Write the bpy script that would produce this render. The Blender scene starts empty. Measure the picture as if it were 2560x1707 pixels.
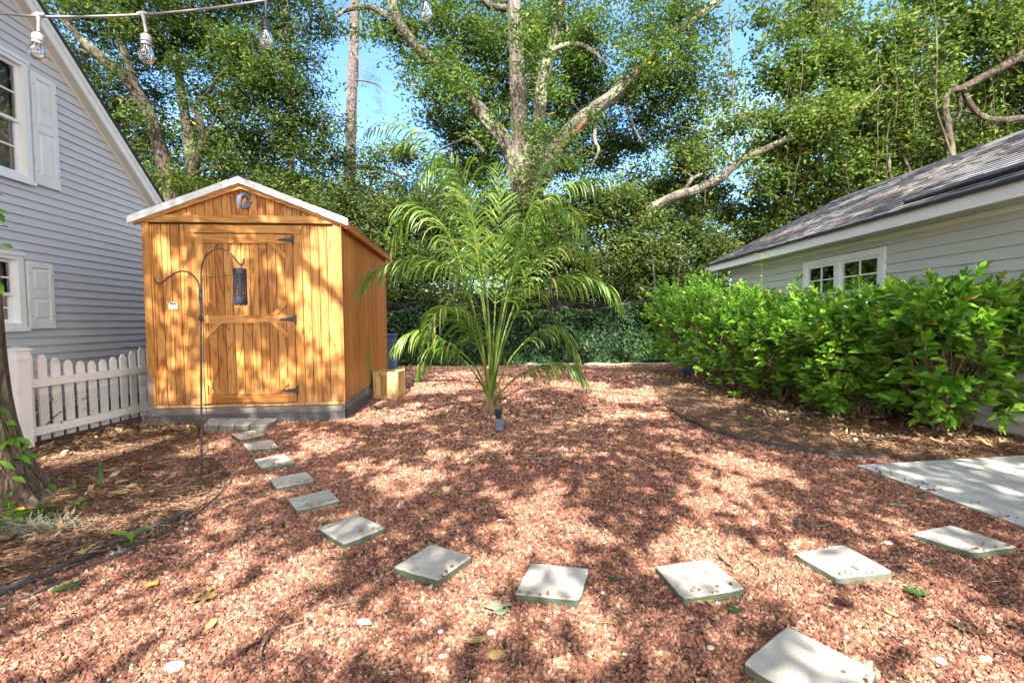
import bpy, math, random
import numpy as np
from mathutils import Vector, Matrix

scene = bpy.context.scene
COL = scene.collection
rng = np.random.default_rng(7)
random.seed(7)
PI = math.pi

# ------------------------------------------------------------------ camera
FPX, EYE = 1138.0, 1.22          # focal length in pixels of a 2560 wide frame, eye height
PITCH, ROLL = math.atan(50.5 / FPX), math.radians(0.5)
_r = np.array([1, 0, 0.]); CF = np.array([0, math.cos(PITCH), -math.sin(PITCH)]); _u = np.array([0, math.sin(PITCH), math.cos(PITCH)])
CR = _r * math.cos(ROLL) - _u * math.sin(ROLL); CU = _u * math.cos(ROLL) + _r * math.sin(ROLL)
CP = np.array([0, 0, EYE])
cd = bpy.data.cameras.new('camera'); cam = bpy.data.objects.new('camera', cd); COL.objects.link(cam)
cd.sensor_width = 36; cd.lens = 36 * FPX / 2560; cd.clip_start = 0.05; cd.clip_end = 600
cam.matrix_world = Matrix(((CR[0], CU[0], -CF[0], 0), (CR[1], CU[1], -CF[1], 0), (CR[2], CU[2], -CF[2], EYE), (0, 0, 0, 1)))
scene.camera = cam

# ------------------------------------------------------------------ sky, sun, exposure
SUN_TO = Vector((-0.07, -1.0, 0.98)).normalized()      # direction towards the sun
w = bpy.data.worlds.new("World"); scene.world = w; w.use_nodes = True
nt = w.node_tree; nt.nodes.clear()
wo = nt.nodes.new('ShaderNodeOutputWorld'); bg = nt.nodes.new('ShaderNodeBackground'); sk = nt.nodes.new('ShaderNodeTexSky')
sk.sky_type = 'NISHITA'; sk.sun_disc = False
sk.sun_elevation = math.asin(SUN_TO.z); sk.sun_rotation = math.atan2(SUN_TO.x, SUN_TO.y)
sk.air_density = 1.0; sk.dust_density = 0.6; sk.ozone_density = 1.6
bg.inputs['Strength'].default_value = 0.15
tc = nt.nodes.new('ShaderNodeTexCoord'); mp = nt.nodes.new('ShaderNodeMapping'); mp.inputs['Scale'].default_value = (1, 1, 2.6)
nz = nt.nodes.new('ShaderNodeTexNoise'); nz.inputs['Scale'].default_value = 2.6; nz.inputs['Detail'].default_value = 6; nz.inputs['Roughness'].default_value = .6
rp = nt.nodes.new('ShaderNodeValToRGB'); rp.color_ramp.elements[0].position = .56; rp.color_ramp.elements[1].position = .82
rp.color_ramp.elements[1].color = (.5, .5, .5, 1)
mx = nt.nodes.new('ShaderNodeMixRGB'); mx.inputs[2].default_value = (3.6, 3.8, 4.1, 1)
nt.links.new(tc.outputs['Generated'], mp.inputs[0]); nt.links.new(mp.outputs[0], nz.inputs[0]); nt.links.new(nz.outputs[0], rp.inputs[0])
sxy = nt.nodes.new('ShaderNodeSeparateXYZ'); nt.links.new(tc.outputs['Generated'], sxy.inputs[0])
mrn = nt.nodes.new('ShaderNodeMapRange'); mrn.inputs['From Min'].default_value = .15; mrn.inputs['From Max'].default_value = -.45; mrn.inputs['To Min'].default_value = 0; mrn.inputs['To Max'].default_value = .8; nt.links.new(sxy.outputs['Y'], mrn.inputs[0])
tn = nt.nodes.new('ShaderNodeMixRGB'); tn.blend_type = 'MULTIPLY'; tn.inputs[0].default_value = 1; tn.inputs[2].default_value = (.60, .76, .92, 1); nt.links.new(sk.outputs[0], tn.inputs[1])
mc = nt.nodes.new('ShaderNodeMixRGB'); mc.inputs[2].default_value = (12.0, 11.2, 10.0, 1); nt.links.new(mrn.outputs[0], mc.inputs[0])   # unseen bright cloud bank added behind the camera to lift the shade
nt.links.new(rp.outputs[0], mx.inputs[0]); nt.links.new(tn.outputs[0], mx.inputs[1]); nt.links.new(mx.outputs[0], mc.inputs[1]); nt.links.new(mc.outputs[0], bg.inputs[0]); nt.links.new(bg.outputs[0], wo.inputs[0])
sl = bpy.data.lights.new('sun', 'SUN'); sl.energy = 5.0; sl.angle = math.radians(0.5); sl.color = (1, .91, .78)
so = bpy.data.objects.new('sun', sl); COL.objects.link(so); so.rotation_euler = SUN_TO.to_track_quat('Z', 'Y').to_euler()
scene.view_settings.view_transform = 'Standard'; scene.view_settings.look = 'None'
scene.view_settings.exposure = 2.0; scene.view_settings.gamma = 1
scene.cycles.max_bounces = 7; scene.cycles.transparent_max_bounces = 12; scene.cycles.use_denoising = True

# ------------------------------------------------------------------ pixel -> point (photo calibration)
K = 2560 / 2352.0
def ray(x, y): return CF + (x - 1280) / FPX * CR - (y - 853.5) / FPX * CU
def G(x, y, z=0.0):
    d = ray(x, y); return CP + d * ((z - EYE) / d[2])
def DP(x, y, Y):
    d = ray(x, y); return CP + d * (Y / d[1])
def g2(x, y, z=0.0): return G(x * K, y * K, z)
def d2(x, y, Y): return DP(x * K, y * K, Y)
def WL(x, y, P, n):
    d = ray(x, y); n = np.array(n, float); return CP + d * (np.dot(np.array(P, float) - CP, n) / np.dot(d, n))

# ------------------------------------------------------------------ object helpers
def tag(o, label=None, cat=None, group=None, kind=None):
    if label: o['label'] = label
    if cat: o['category'] = cat
    if group: o['group'] = group
    if kind: o['kind'] = kind
    return o
def empty(name, loc=(0, 0, 0), rz=0.0, label=None, cat=None, group=None):
    o = bpy.data.objects.new(name, None); COL.objects.link(o); o.location = loc; o.rotation_euler = (0, 0, rz); o.empty_display_size = .1
    return tag(o, label, cat, group)
def link(name, me, mat=None, parent=None):
    o = bpy.data.objects.new(name, me); COL.objects.link(o)
    if parent is not None: o.parent = parent
    if mat is not None: me.materials.append(mat)
    return o
def np_mesh(name, V, F, tint=None, smooth=False):
    """V (n,3), F (m,k) of equal sized faces"""
    me = bpy.data.meshes.new(name); V = np.asarray(V, np.float32); F = np.asarray(F, np.int32)
    me.vertices.add(len(V)); me.vertices.foreach_set('co', V.ravel())
    me.loops.add(F.size); me.loops.foreach_set('vertex_index', F.ravel())
    me.polygons.add(len(F)); me.polygons.foreach_set('loop_start', np.arange(0, F.size, F.shape[1], dtype=np.int32))
    me.update(calc_edges=True)
    if tint is not None:
        a = me.attributes.new('tint', 'FLOAT', 'FACE'); a.data.foreach_set('value', np.asarray(tint, np.float32))
    me.polygons.foreach_set('use_smooth', np.full(len(F), smooth))
    return me
class MB:
    def __init__(s): s.v = []; s.f = []; s.t = []; s.g = []
    def add(s, vs, fs, t=None):
        o = len(s.v); s.g.append((o, len(s.f))); s.v += [tuple(map(float, p)) for p in vs]; t = random.random() if t is None else t
        for f in fs: s.f.append([i + o for i in f]); s.t.append(t)
        return s
    def box(s, a, b, t=None, rot=None, piv=None):
        x0, y0, z0 = a; x1, y1, z1 = b
        vs = [(x0, y0, z0), (x1, y0, z0), (x1, y1, z0), (x0, y1, z0), (x0, y0, z1), (x1, y0, z1), (x1, y1, z1), (x0, y1, z1)]
        if rot is not None:
            pv = Vector(piv if piv is not None else ((x0 + x1) / 2, (y0 + y1) / 2, (z0 + z1) / 2)); vs = [tuple(rot @ (Vector(p) - pv) + pv) for p in vs]
        return s.add(vs, [(0, 3, 2, 1), (4, 5, 6, 7), (0, 1, 5, 4), (1, 2, 6, 5), (2, 3, 7, 6), (3, 0, 4, 7)], t)
    def prism(s, poly, d, t=None):
        """poly: coplanar points, extruded by the vector d"""
        n = len(poly); q = [tuple(np.array(p, float) + np.array(d, float)) for p in poly]
        fs = [tuple(range(n))[::-1], tuple(range(n, 2 * n))] + [(i, (i + 1) % n, n + (i + 1) % n, n + i) for i in range(n)]
        return s.add(list(poly) + q, fs, t)
    def tube(s, pts, rad, n=8, t=None, cap=True):
        v, f = tube_geo(pts, rad, n, cap); return s.add(v, f, t)
    def lathe(s, prof, c=(0, 0, 0), n=20, t=None):
        vs = []; fs = []
        for r, z in prof:
            for i in range(n): a = 2 * PI * i / n; vs.append((c[0] + r * math.cos(a), c[1] + r * math.sin(a), c[2] + z))
        for k in range(len(prof) - 1):
            for i in range(n): j = (i + 1) % n; fs.append((k * n + i, k * n + j, (k + 1) * n + j, (k + 1) * n + i))
        if prof[0][0] > 1e-4: fs.append(tuple(range(n))[::-1])
        if prof[-1][0] > 1e-4: fs.append(tuple(range((len(prof) - 1) * n, len(prof) * n)))
        return s.add(vs, fs, t)
    def build_each(s, name, mat, parent=None, smooth=False, bevel=0):
        out = []; g = s.g + [(len(s.v), len(s.f))]
        for (v0, f0), (v1, f1) in zip(g[:-1], g[1:]):
            m = MB(); m.v = s.v[v0:v1]; m.f = [[i - v0 for i in f] for f in s.f[f0:f1]]; m.t = s.t[f0:f1]; out.append(m.build(name, mat, parent, smooth, bevel))
        return out
    def build(s, name, mat, parent=None, smooth=False, bevel=0):
        me = bpy.data.meshes.new(name); me.from_pydata(s.v, [], s.f); me.update()
        a = me.attributes.new('tint', 'FLOAT', 'FACE'); a.data.foreach_set('value', s.t)
        if smooth: me.polygons.foreach_set('use_smooth', [True] * len(s.f))
        o = link(name, me, mat, parent)
        if smooth:
            try: me.set_sharp_from_angle(angle=math.radians(50))
            except Exception: pass
        if bevel:
            m = o.modifiers.new('bevel', 'BEVEL'); m.width = bevel; m.segments = 2; m.limit_method = 'ANGLE'
        return o
def tube_geo(pts, rad, n=8, cap=True):
    P = np.asarray(pts, float); m = len(P)
    R = np.full(m, rad, float) if np.isscalar(rad) else np.asarray(rad, float)
    T = np.gradient(P, axis=0); T /= np.linalg.norm(T, axis=1)[:, None] + 1e-12
    ref = np.array([0, 0, 1.]) if abs(T[0][2]) < .9 else np.array([1., 0, 0])
    vs = []; A = np.cross(T[0], ref); A /= np.linalg.norm(A)
    for i in range(m):
        A = A - T[i] * np.dot(A, T[i]); A /= np.linalg.norm(A) + 1e-12; B = np.cross(T[i], A)
        for k in range(n):
            a = 2 * PI * k / n; vs.append(P[i] + R[i] * (math.cos(a) * A + math.sin(a) * B))
    fs = [(i * n + k, i * n + (k + 1) % n, (i + 1) * n + (k + 1) % n, (i + 1) * n + k) for i in range(m - 1) for k in range(n)]
    if cap: fs += [tuple(range(n))[::-1], tuple(range((m - 1) * n, m * n))]
    return vs, fs
def spline(pts, n=8):
    P = [np.array(p, float) for p in pts]; P = [2 * P[0] - P[1]] + P + [2 * P[-1] - P[-2]]; out = []
    for i in range(1, len(P) - 2):
        for k in range(n):
            t = k / n; a, b, c, d = P[i - 1:i + 3]
            out.append(.5 * ((2 * b) + (c - a) * t + (2 * a - 5 * b + 4 * c - d) * t * t + (3 * b - a - 3 * c + d) * t ** 3))
    out.append(P[-2]); return np.array(out)
def lerp_r(rs, n):
    return np.interp(np.linspace(0, 1, n), np.linspace(0, 1, len(rs)), rs)

# ------------------------------------------------------------------ materials
def mat_new(name):
    m = bpy.data.materials.new(name); m.use_nodes = True; n = m.node_tree; n.nodes.clear()
    out = n.nodes.new('ShaderNodeOutputMaterial'); b = n.nodes.new('ShaderNodeBsdfPrincipled'); n.links.new(b.outputs[0], out.inputs[0])
    return m, n, b, out
def node(n, typ, **kw):
    x = n.nodes.new(typ)
    for k, v in kw.items():
        if k.startswith('i_'): x.inputs[k[2:].replace('_', ' ')].default_value = v
        elif k.startswith('n_'): x.inputs[int(k[2:])].default_value = v
        else: setattr(x, k, v)
    return x
def ramp(n, stops, interp='LINEAR'):
    r = n.nodes.new('ShaderNodeValToRGB'); r.color_ramp.interpolation = interp; e = r.color_ramp.elements
    while len(e) < len(stops): e.new(.5)
    for i, (p, c) in enumerate(stops): e[i].position = p; e[i].color = (*c, 1) if len(c) == 3 else c
    return r
def coord(n, scale=(1, 1, 1), kind='Object', off=None):
    t = n.nodes.new('ShaderNodeTexCoord'); m = n.nodes.new('ShaderNodeMapping'); m.inputs['Scale'].default_value = scale
    n.links.new(t.outputs[kind], m.inputs[0])
    if off is not None: n.links.new(off, m.inputs['Location'])
    return m.outputs[0]
def noise(n, vec, scale, detail=4, rough=.55, dist=0):
    x = node(n, 'ShaderNodeTexNoise', i_Scale=scale, i_Detail=detail, i_Roughness=rough, i_Distortion=dist); n.links.new(vec, x.inputs[0]); return x
def bump(n, b, height, strength=.3, dist=.01):
    x = node(n, 'ShaderNodeBump', i_Strength=strength, i_Distance=dist); n.links.new(height, x.inputs['Height']); n.links.new(x.outputs[0], b.inputs['Normal']); return x
def tintn(n):
    return node(n, 'ShaderNodeAttribute', attribute_name='tint').outputs['Fac']
def mixc(n, fac, a, b, mode='MIX'):
    m = n.nodes.new('ShaderNodeMixRGB'); m.blend_type = mode
    for i, v in enumerate((fac, a, b)):
        if hasattr(v, 'is_linked') or isinstance(v, bpy.types.NodeSocket): n.links.new(v, m.inputs[i])
        else: m.inputs[i].default_value = v if i == 0 else (*v, 1)
    return m.outputs[0]

def paint(name, c, rough=.5, var=.08, dirt=0, dirtc=(.25, .24, .2), bmp=.05, scale=3, metal=0, coat=0):
    m, n, b, o = mat_new(name); v = coord(n); q = noise(n, v, scale, 5)
    lo = tuple(x * (1 - var) for x in c); hi = tuple(min(1, x * (1 + var)) for x in c)
    r = ramp(n, [(.3, lo), (.7, hi)]); n.links.new(q.outputs[0], r.inputs[0]); cc = r.outputs[0]
    if dirt:
        q2 = noise(n, v, scale * 5, 8, .7); r2 = ramp(n, [(.55, (0, 0, 0)), (.72, (dirt,) * 3)]); n.links.new(q2.outputs[0], r2.inputs[0])
        cc = mixc(n, r2.outputs[0], cc, dirtc)
    n.links.new(cc, b.inputs['Base Color']); b.inputs['Roughness'].default_value = rough; b.inputs['Metallic'].default_value = metal
    q3 = noise(n, v, 120, 3); bump(n, b, q3.outputs[0], bmp, .003); return m

def leaf_mat(name, stops, trans=.3, rough=.6, spec=.2, tcol=(1.25, 1.35, .5)):
    m, n, b, o = mat_new(name); t = tintn(n); r = ramp(n, stops); n.links.new(t, r.inputs[0])
    n.links.new(r.outputs[0], b.inputs['Base Color']); b.inputs['Roughness'].default_value = rough; b.inputs['Specular IOR Level'].default_value = spec
    tr = n.nodes.new('ShaderNodeBsdfTranslucent'); tcm = mixc(n, 1.0, r.outputs[0], tcol, 'MULTIPLY'); n.links.new(tcm, tr.inputs[0])
    ms = n.nodes.new('ShaderNodeMixShader'); ms.inputs[0].default_value = trans
    n.links.new(b.outputs[0], ms.inputs[1]); n.links.new(tr.outputs[0], ms.inputs[2]); n.links.new(ms.outputs[0], o.inputs[0]); return m

def bark_mat(name, a, b_, c, zs=.35, scale=9, strength=.9, moss=None):
    m, n, b, o = mat_new(name); v = coord(n, (1, 1, zs)); q = noise(n, v, scale, 8, .65, 1.2); big = noise(n, coord(n), 1.3, 3)
    r = ramp(n, [(.3, a), (.5, b_), (.72, c)]); n.links.new(q.outputs[0], r.inputs[0]); cc = r.outputs[0]
    if moss:
        r2 = ramp(n, [(.52, (0, 0, 0)), (.62, (.75,) * 3)]); n.links.new(big.outputs[0], r2.inputs[0]); cc = mixc(n, r2.outputs[0], cc, moss)
    n.links.new(cc, b.inputs['Base Color']); b.inputs['Roughness'].default_value = .9
    vo = node(n, 'ShaderNodeTexVoronoi', i_Scale=scale * 1.6, feature='DISTANCE_TO_EDGE'); n.links.new(v, vo.inputs[0])
    mul = node(n, 'ShaderNodeMath', operation='ADD'); n.links.new(q.outputs[0], mul.inputs[0]); n.links.new(vo.outputs[0], mul.inputs[1])
    bump(n, b, mul.outputs[0], strength, .07); return m

def wood_mat(name, dark, mid, light, axis=2, rough=.55, freq=9, contrast=1.0, splash=False):
    m, n, b, o = mat_new(name); t = tintn(n)
    cx = node(n, 'ShaderNodeCombineXYZ'); ml = node(n, 'ShaderNodeMath', operation='MULTIPLY'); ml.inputs[1].default_value = 41.0
    n.links.new(t, ml.inputs[0]); n.links.new(ml.outputs[0], cx.inputs[0]); n.links.new(ml.outputs[0], cx.inputs[2])
    s = [freq, freq, freq]; s[axis] = freq * .11
    v = coord(n, tuple(s), 'Object', cx.outputs[0])
    q = noise(n, v, .62, 3, .5, .5)
    mu = node(n, 'ShaderNodeMath', operation='MULTIPLY'); mu.inputs[1].default_value = 9.0; n.links.new(q.outputs[0], mu.inputs[0])
    fr = node(n, 'ShaderNodeMath', operation='PINGPONG'); fr.inputs[1].default_value = .5; n.links.new(mu.outputs[0], fr.inputs[0])
    r = ramp(n, [(0, dark), (.22, mid), (.5, light), (1, light)]); 
    mm = node(n, 'ShaderNodeMath', operation='MULTIPLY'); mm.inputs[1].default_value = 2.0; n.links.new(fr.outputs[0], mm.inputs[0]); n.links.new(mm.outputs[0], r.inputs[0])
    s2 = [60, 60, 60]; s2[axis] = 2.5; fine = noise(n, coord(n, tuple(s2), 'Object', cx.outputs[0]), 1.0, 4, .6)
    s3 = [2.5, 2.5, 2.5]; s3[axis] = 55; saw = noise(n, coord(n, tuple(s3)), 1.0, 3, .6)
    c1 = mixc(n, .55, r.outputs[0], fine.outputs[0], 'SOFT_LIGHT'); c2 = mixc(n, .3, c1, saw.outputs[0], 'SOFT_LIGHT')
    tr_ = ramp(n, [(0, (.66, .56, .48)), (.35, (.88, .82, .76)), (.7, (.97, .97, .97)), (1, (1.0, 1.0, 1.0))]); n.links.new(t, tr_.inputs[0]); c3 = mixc(n, 1.0, c2, tr_.outputs[0], 'MULTIPLY')
    vo = node(n, 'ShaderNodeTexVoronoi', i_Scale=.28); vs = [freq, freq, freq]; vs[axis] = freq * .55; n.links.new(coord(n, tuple(vs), 'Object', cx.outputs[0]), vo.inputs[0])
    kr = ramp(n, [(.035, (1, 1, 1)), (.07, (0, 0, 0))]); n.links.new(vo.outputs['Distance'], kr.inputs[0]); c4 = mixc(n, kr.outputs[0], c3, tuple(x * .35 for x in dark))
    if splash:
        sz = n.nodes.new('ShaderNodeSeparateXYZ'); n.links.new(coord(n), sz.inputs[0]); dn = noise(n, coord(n), 6, 5, .7); ma = node(n, 'ShaderNodeMath', operation='MULTIPLY_ADD'); ma.inputs[1].default_value = .45; n.links.new(dn.outputs[0], ma.inputs[0]); sb_ = node(n, 'ShaderNodeMath', operation='MULTIPLY'); sb_.inputs[1].default_value = -1; n.links.new(sz.outputs['Z'], sb_.inputs[0]); n.links.new(sb_.outputs[0], ma.inputs[2])
        dr_ = ramp(n, [(0, (0, 0, 0)), (.12, (0, 0, 0)), (1, (.9, .9, .9))]); ad_ = node(n, 'ShaderNodeMath', operation='ADD'); ad_.inputs[1].default_value = .42; n.links.new(ma.outputs[0], ad_.inputs[0]); n.links.new(ad_.outputs[0], dr_.inputs[0]); c4 = mixc(n, dr_.outputs[0], c4, (.22, .13, .08))
    n.links.new(c4, b.inputs['Base Color']); b.inputs['Roughness'].default_value = rough; bump(n, b, fine.outputs[0], .25, .004); return m

M = {}
M['wood'] = wood_mat('shed_wood', (.30, .105, .020), (.47, .19, .042), (.60, .29, .078), splash=True)
M['wood_h'] = wood_mat('shed_wood_across', (.38, .155, .032), (.50, .222, .05), (.60, .29, .08), axis=0)
M['wood_trim'] = wood_mat('shed_trim_wood', (.40, .165, .034), (.52, .235, .055), (.60, .29, .08), freq=6, splash=True)
M['wood_side'] = wood_mat('shed_side_wood', (.40, .135, .024), (.52, .20, .042), (.60, .255, .062), freq=12, splash=True)
M['planter'] = wood_mat('planter_wood', (.42, .24, .085), (.55, .34, .13), (.66, .45, .19), freq=7)
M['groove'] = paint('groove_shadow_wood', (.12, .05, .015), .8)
M['white'] = paint('white_vinyl', (.80, .80, .79), .35, .03, .25, (.45, .45, .38))
M['fence_white'] = paint('fence_vinyl', (.80, .79, .77), .35, .04, .5, (.35, .36, .28), scale=2)
M['shutter'] = paint('shutter_vinyl', (.74, .74, .71), .45, .08, .35, (.36, .38, .28), scale=1.6)
M['siding_l'] = paint('lavender_grey_siding', (.56, .55, .575), .5, .05, .3, (.40, .41, .36), scale=.8)
M['siding_r'] = paint('green_grey_siding', (.54, .54, .485), .5, .05, .06, (.3, .3, .27), scale=.8)
M['soffit'] = paint('cream_soffit', (.66, .62, .55), .6, .05)
M['soffit_r'] = paint('pale_soffit', (.55, .56, .51), .6, .05)
M['brick'] = paint('foundation_brick', (.30, .12, .08), .85, .3, .4, (.5, .45, .4), scale=8)
M['stucco'] = paint('painted_foundation', (.52, .51, .50), .85, .1, .4, (.25, .24, .2), .4, 2)
M['metal_white'] = paint('white_roof_metal', (.88, .89, .92), .35, .04, .15, (.4, .4, .4))
M['roof_metal'] = paint('brown_roof_metal', (.16, .12, .10), .4, .15)
M['dark_metal'] = paint('black_iron', (.035, .035, .045), .38, .3, 0, bmp=.15)
M['slate_paint'] = paint('slate_blue_paint', (.10, .14, .26), .4, .1)
M['pole'] = paint('worn_dark_pole', (.065, .05, .055), .4, .4, .5, (.25, .16, .12), scale=8)
M['zap'] = paint('blue_black_plastic', (.028, .036, .062), .38, .12)
M['steel'] = paint('bright_steel', (.6, .6, .6), .25, .05, metal=1)
M['cord'] = paint('brown_cord', (.12, .075, .045), .6, .3)
M['rubber'] = paint('black_edging', (.055, .05, .055), .55, .35, .5, (.2, .13, .09), scale=4)
M['shade'] = paint('black_shade_cloth', (.006, .006, .006), .8, .4, scale=6)
M['panel_dark'] = paint('dark_brown_guard', (.035, .028, .026), .6, .5, .6, (.2, .13, .08), scale=25)
M['drip'] = paint('dark_drip_edge', (.03, .026, .03), .5, .2)
M['cable'] = paint('grey_cable', (.22, .20, .23), .5, .15)
M['cable_sunlit'] = paint('sunlit_cable', (.42, .39, .41), .5, .15)  # sunlit copy of the grey cable colour, for the first lamp socket
M['pot'] = paint('violet_blue_pot', (.07, .075, .20), .4, .2)
M['solar'] = paint('solar_cell', (.07, .10, .16), .25, .1)
M['interior'] = paint('dim_room', (.05, .035, .028), .9, .4, scale=1)
M['curtain'] = paint('beige_curtain', (.38, .34, .28), .9, .1)
M['tarp'] = paint('blue_grey_plastic', (.09, .13, .21), .5, .2)
M['tarp_dark'] = paint('dark_skid', (.03, .032, .05), .8, .4, .5, (.15, .13, .13), scale=6)
M['stem'] = bark_mat('shrub_stem', (.10, .06, .035), (.20, .13, .08), (.32, .24, .16), 1, 30, .5)
M['twig'] = bark_mat('dry_twig', (.10, .07, .06), (.24, .17, .13), (.45, .38, .33), 1, 40, .5)
M['log'] = bark_mat('bleached_log', (.12, .10, .075), (.26, .23, .185), (.42, .39, .34), 1, 12, .6)
M['bark_oak'] = bark_mat('oak_bark', (.028, .022, .018), (.085, .07, .058), (.20, .175, .155), .3, 7, 1.0, (.24, .25, .17))
M['bark_dark'] = bark_mat('dark_bark', (.012, .009, .007), (.042, .030, .022), (.12, .092, .07), .3, 7, 1.0, (.12, .13, .07))
M['bark_pine'] = bark_mat('pine_bark', (.045, .035, .035), (.125, .10, .095), (.25, .205, .19), .45, 10, 1.0)
M['bark_near'] = bark_mat('mossy_trunk_bark', (.03, .02, .013), (.15, .10, .065), (.38, .32, .25), .25, 16, 1.0, (.13, .18, .05))
M['scar'] = bark_mat('torn_wood', (.03, .014, .008), (.14, .055, .028), (.26, .12, .06), .2, 9, 1.0)
G1, G2, G3, G4 = (.022, .055, .014), (.05, .115, .022), (.095, .19, .03), (.21, .28, .05)
M['leaf_oak'] = leaf_mat('oak_leaves', [(0, (.026, .058, .014)), (.45, (.062, .115, .022)), (.8, (.115, .175, .028)), (.96, (.24, .29, .05)), (1, (.38, .20, .05))], .32)
M['leaf_left'] = leaf_mat('laurel_oak_leaves', [(0, (.016, .036, .008)), (.5, (.046, .085, .014)), (.85, (.11, .155, .02)), (1, (.32, .31, .05))], .3)
M['leaf_right'] = leaf_mat('vine_tree_leaves', [(0, (.032, .058, .014)), (.5, (.078, .128, .024)), (.85, (.145, .20, .034)), (.96, (.22, .28, .05)), (1, (.30, .12, .04))], .36)
M['leaf_shrub'] = leaf_mat('rhododendron_leaves', [(0, (.02, .038, .009)), (.6, (.062, .098, .02)), (.9, (.13, .18, .035)), (1, (.22, .28, .07))], .28, .55, .22)
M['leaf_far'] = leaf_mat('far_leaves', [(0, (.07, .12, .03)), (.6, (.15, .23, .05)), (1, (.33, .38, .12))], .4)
M['leaf_ivy'] = leaf_mat('ivy_leaves', [(0, (.008, .022, .010)), (.55, (.020, .052, .020)), (.9, (.055, .12, .034)), (1, (.14, .10, .04))], .15, .6, .2)
M['needles'] = leaf_mat('pine_needles', [(0, (.04, .07, .02)), (1, (.12, .16, .05))], .2)
M['leaf_hedge'] = leaf_mat('glossy_viburnum_leaves', [(0, (.035, .10, .016)), (.3, (.11, .25, .028)), (.6, (.20, .38, .04)), (.97, (.40, .53, .08)), (1, (.45, .25, .03))], .36, .3, .5, (1.1, 1.4, .45))
M['leaf_palm'] = leaf_mat('palm_leaflets', [(0, (.065, .145, .024)), (.5, (.13, .245, .034)), (.85, (.23, .34, .045)), (1, (.42, .40, .12))], .45, .4, .5, (1.3, 1.3, .5))
M['rachis'] = leaf_mat('palm_petiole', [(0, (.07, .13, .025)), (1, (.17, .22, .045))], .1, .5)
M['weed'] = leaf_mat('weed_leaves', [(0, (.06, .17, .02)), (1, (.18, .36, .04))], .3)
M['moss'] = leaf_mat('spanish_moss', [(0, (.18, .19, .13)), (1, (.46, .46, .36))], .25, .9, .1, (1, 1, .9))
M['dead'] = leaf_mat('dry_leaf', [(0, (.13, .07, .035)), (.5, (.30, .19, .10)), (1, (.55, .43, .28))], .2, .7, .2, (1.1, .9, .6))
M['chips'] = leaf_mat('bark_chips', [(0, (.07, .04, .027)), (.4, (.18, .10, .066)), (.8, (.31, .18, .12)), (1, (.48, .34, .23))], .05, .85, .15, (1, .9, .7))
M['leaf_tan'] = leaf_mat('tan_oak_leaf', [(0, (.40, .28, .12)), (1, (.52, .38, .18))], .2, .6, .2, (1, .9, .6))
M['leaf_pale'] = leaf_mat('pale_grey_green_leaf', [(0, (.24, .29, .19)), (1, (.30, .34, .24))], .2, .6, .2, (1, 1, .7))
M['leaf_greenf'] = leaf_mat('green_fallen_leaf', [(0, (.04, .10, .03)), (1, (.07, .14, .04))], .2, .5, .3)
M['leaf_yellow'] = leaf_mat('yellow_leaf', [(0, (.60, .38, .05)), (1, (.65, .42, .07))], .3, .5, .3, (1, .9, .4))
M['leaf_grey'] = leaf_mat('grey_leaf', [(0, (.26, .24, .24)), (1, (.3, .28, .27))], .1, .7, .2, (1, 1, 1))

M['shade'].node_tree.nodes['Principled BSDF'].inputs['Specular IOR Level'].default_value = .05
# paving stones
def concrete(name, c, algae=.5):
    m, n, b, o = mat_new(name); v = n.nodes.new('ShaderNodeNewGeometry').outputs['Position']; q = noise(n, v, 3.5, 6, .65); r = ramp(n, [(.3, tuple(x * .78 for x in c)), (.7, tuple(min(1, x * 1.12) for x in c))]); n.links.new(q.outputs[0], r.inputs[0])
    sp = node(n, 'ShaderNodeTexVoronoi', i_Scale=34); n.links.new(v, sp.inputs[0]); sr = ramp(n, [(.07, (1, 1, 1)), (.12, (0, 0, 0))]); n.links.new(sp.outputs['Distance'], sr.inputs[0])
    c1 = mixc(n, sr.outputs[0], r.outputs[0], tuple(x * .5 for x in c))
    geo = n.nodes.new('ShaderNodeNewGeometry'); sx = n.nodes.new('ShaderNodeSeparateXYZ'); n.links.new(geo.outputs['Normal'], sx.inputs[0])
    q2 = noise(n, v, 26, 6, .7); ad = node(n, 'ShaderNodeMath', operation='MULTIPLY_ADD'); ad.inputs[1].default_value = -1.0; n.links.new(sx.outputs['Z'], ad.inputs[0]); n.links.new(q2.outputs[0], ad.inputs[2])
    r2 = ramp(n, [(.0, (0, 0, 0)), (.3, (algae,) * 3)]); n.links.new(ad.outputs[0], r2.inputs[0])
    c2 = mixc(n, r2.outputs[0], c1, (.055, .08, .045))
    q5 = noise(n, v, 2.2, 8, .75); r5 = ramp(n, [(.48, (0, 0, 0)), (.72, (.62,) * 3)]); n.links.new(q5.outputs[0], r5.inputs[0]); c3 = mixc(n, r5.outputs[0], c2, tuple(x * .45 for x in c))
    n.links.new(c3, b.inputs['Base Color']); b.inputs['Roughness'].default_value = .9
    q3 = noise(n, v, 130, 4, .7); bump(n, b, q3.outputs[0], .35, .003); return m
M['paver'] = concrete('paver_concrete', (.50, .48, .435), .95)
M['block'] = concrete('block_concrete', (.40, .40, .40), .6)
M['slab'] = concrete('slab_concrete', (.50, .50, .47), .6)

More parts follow.
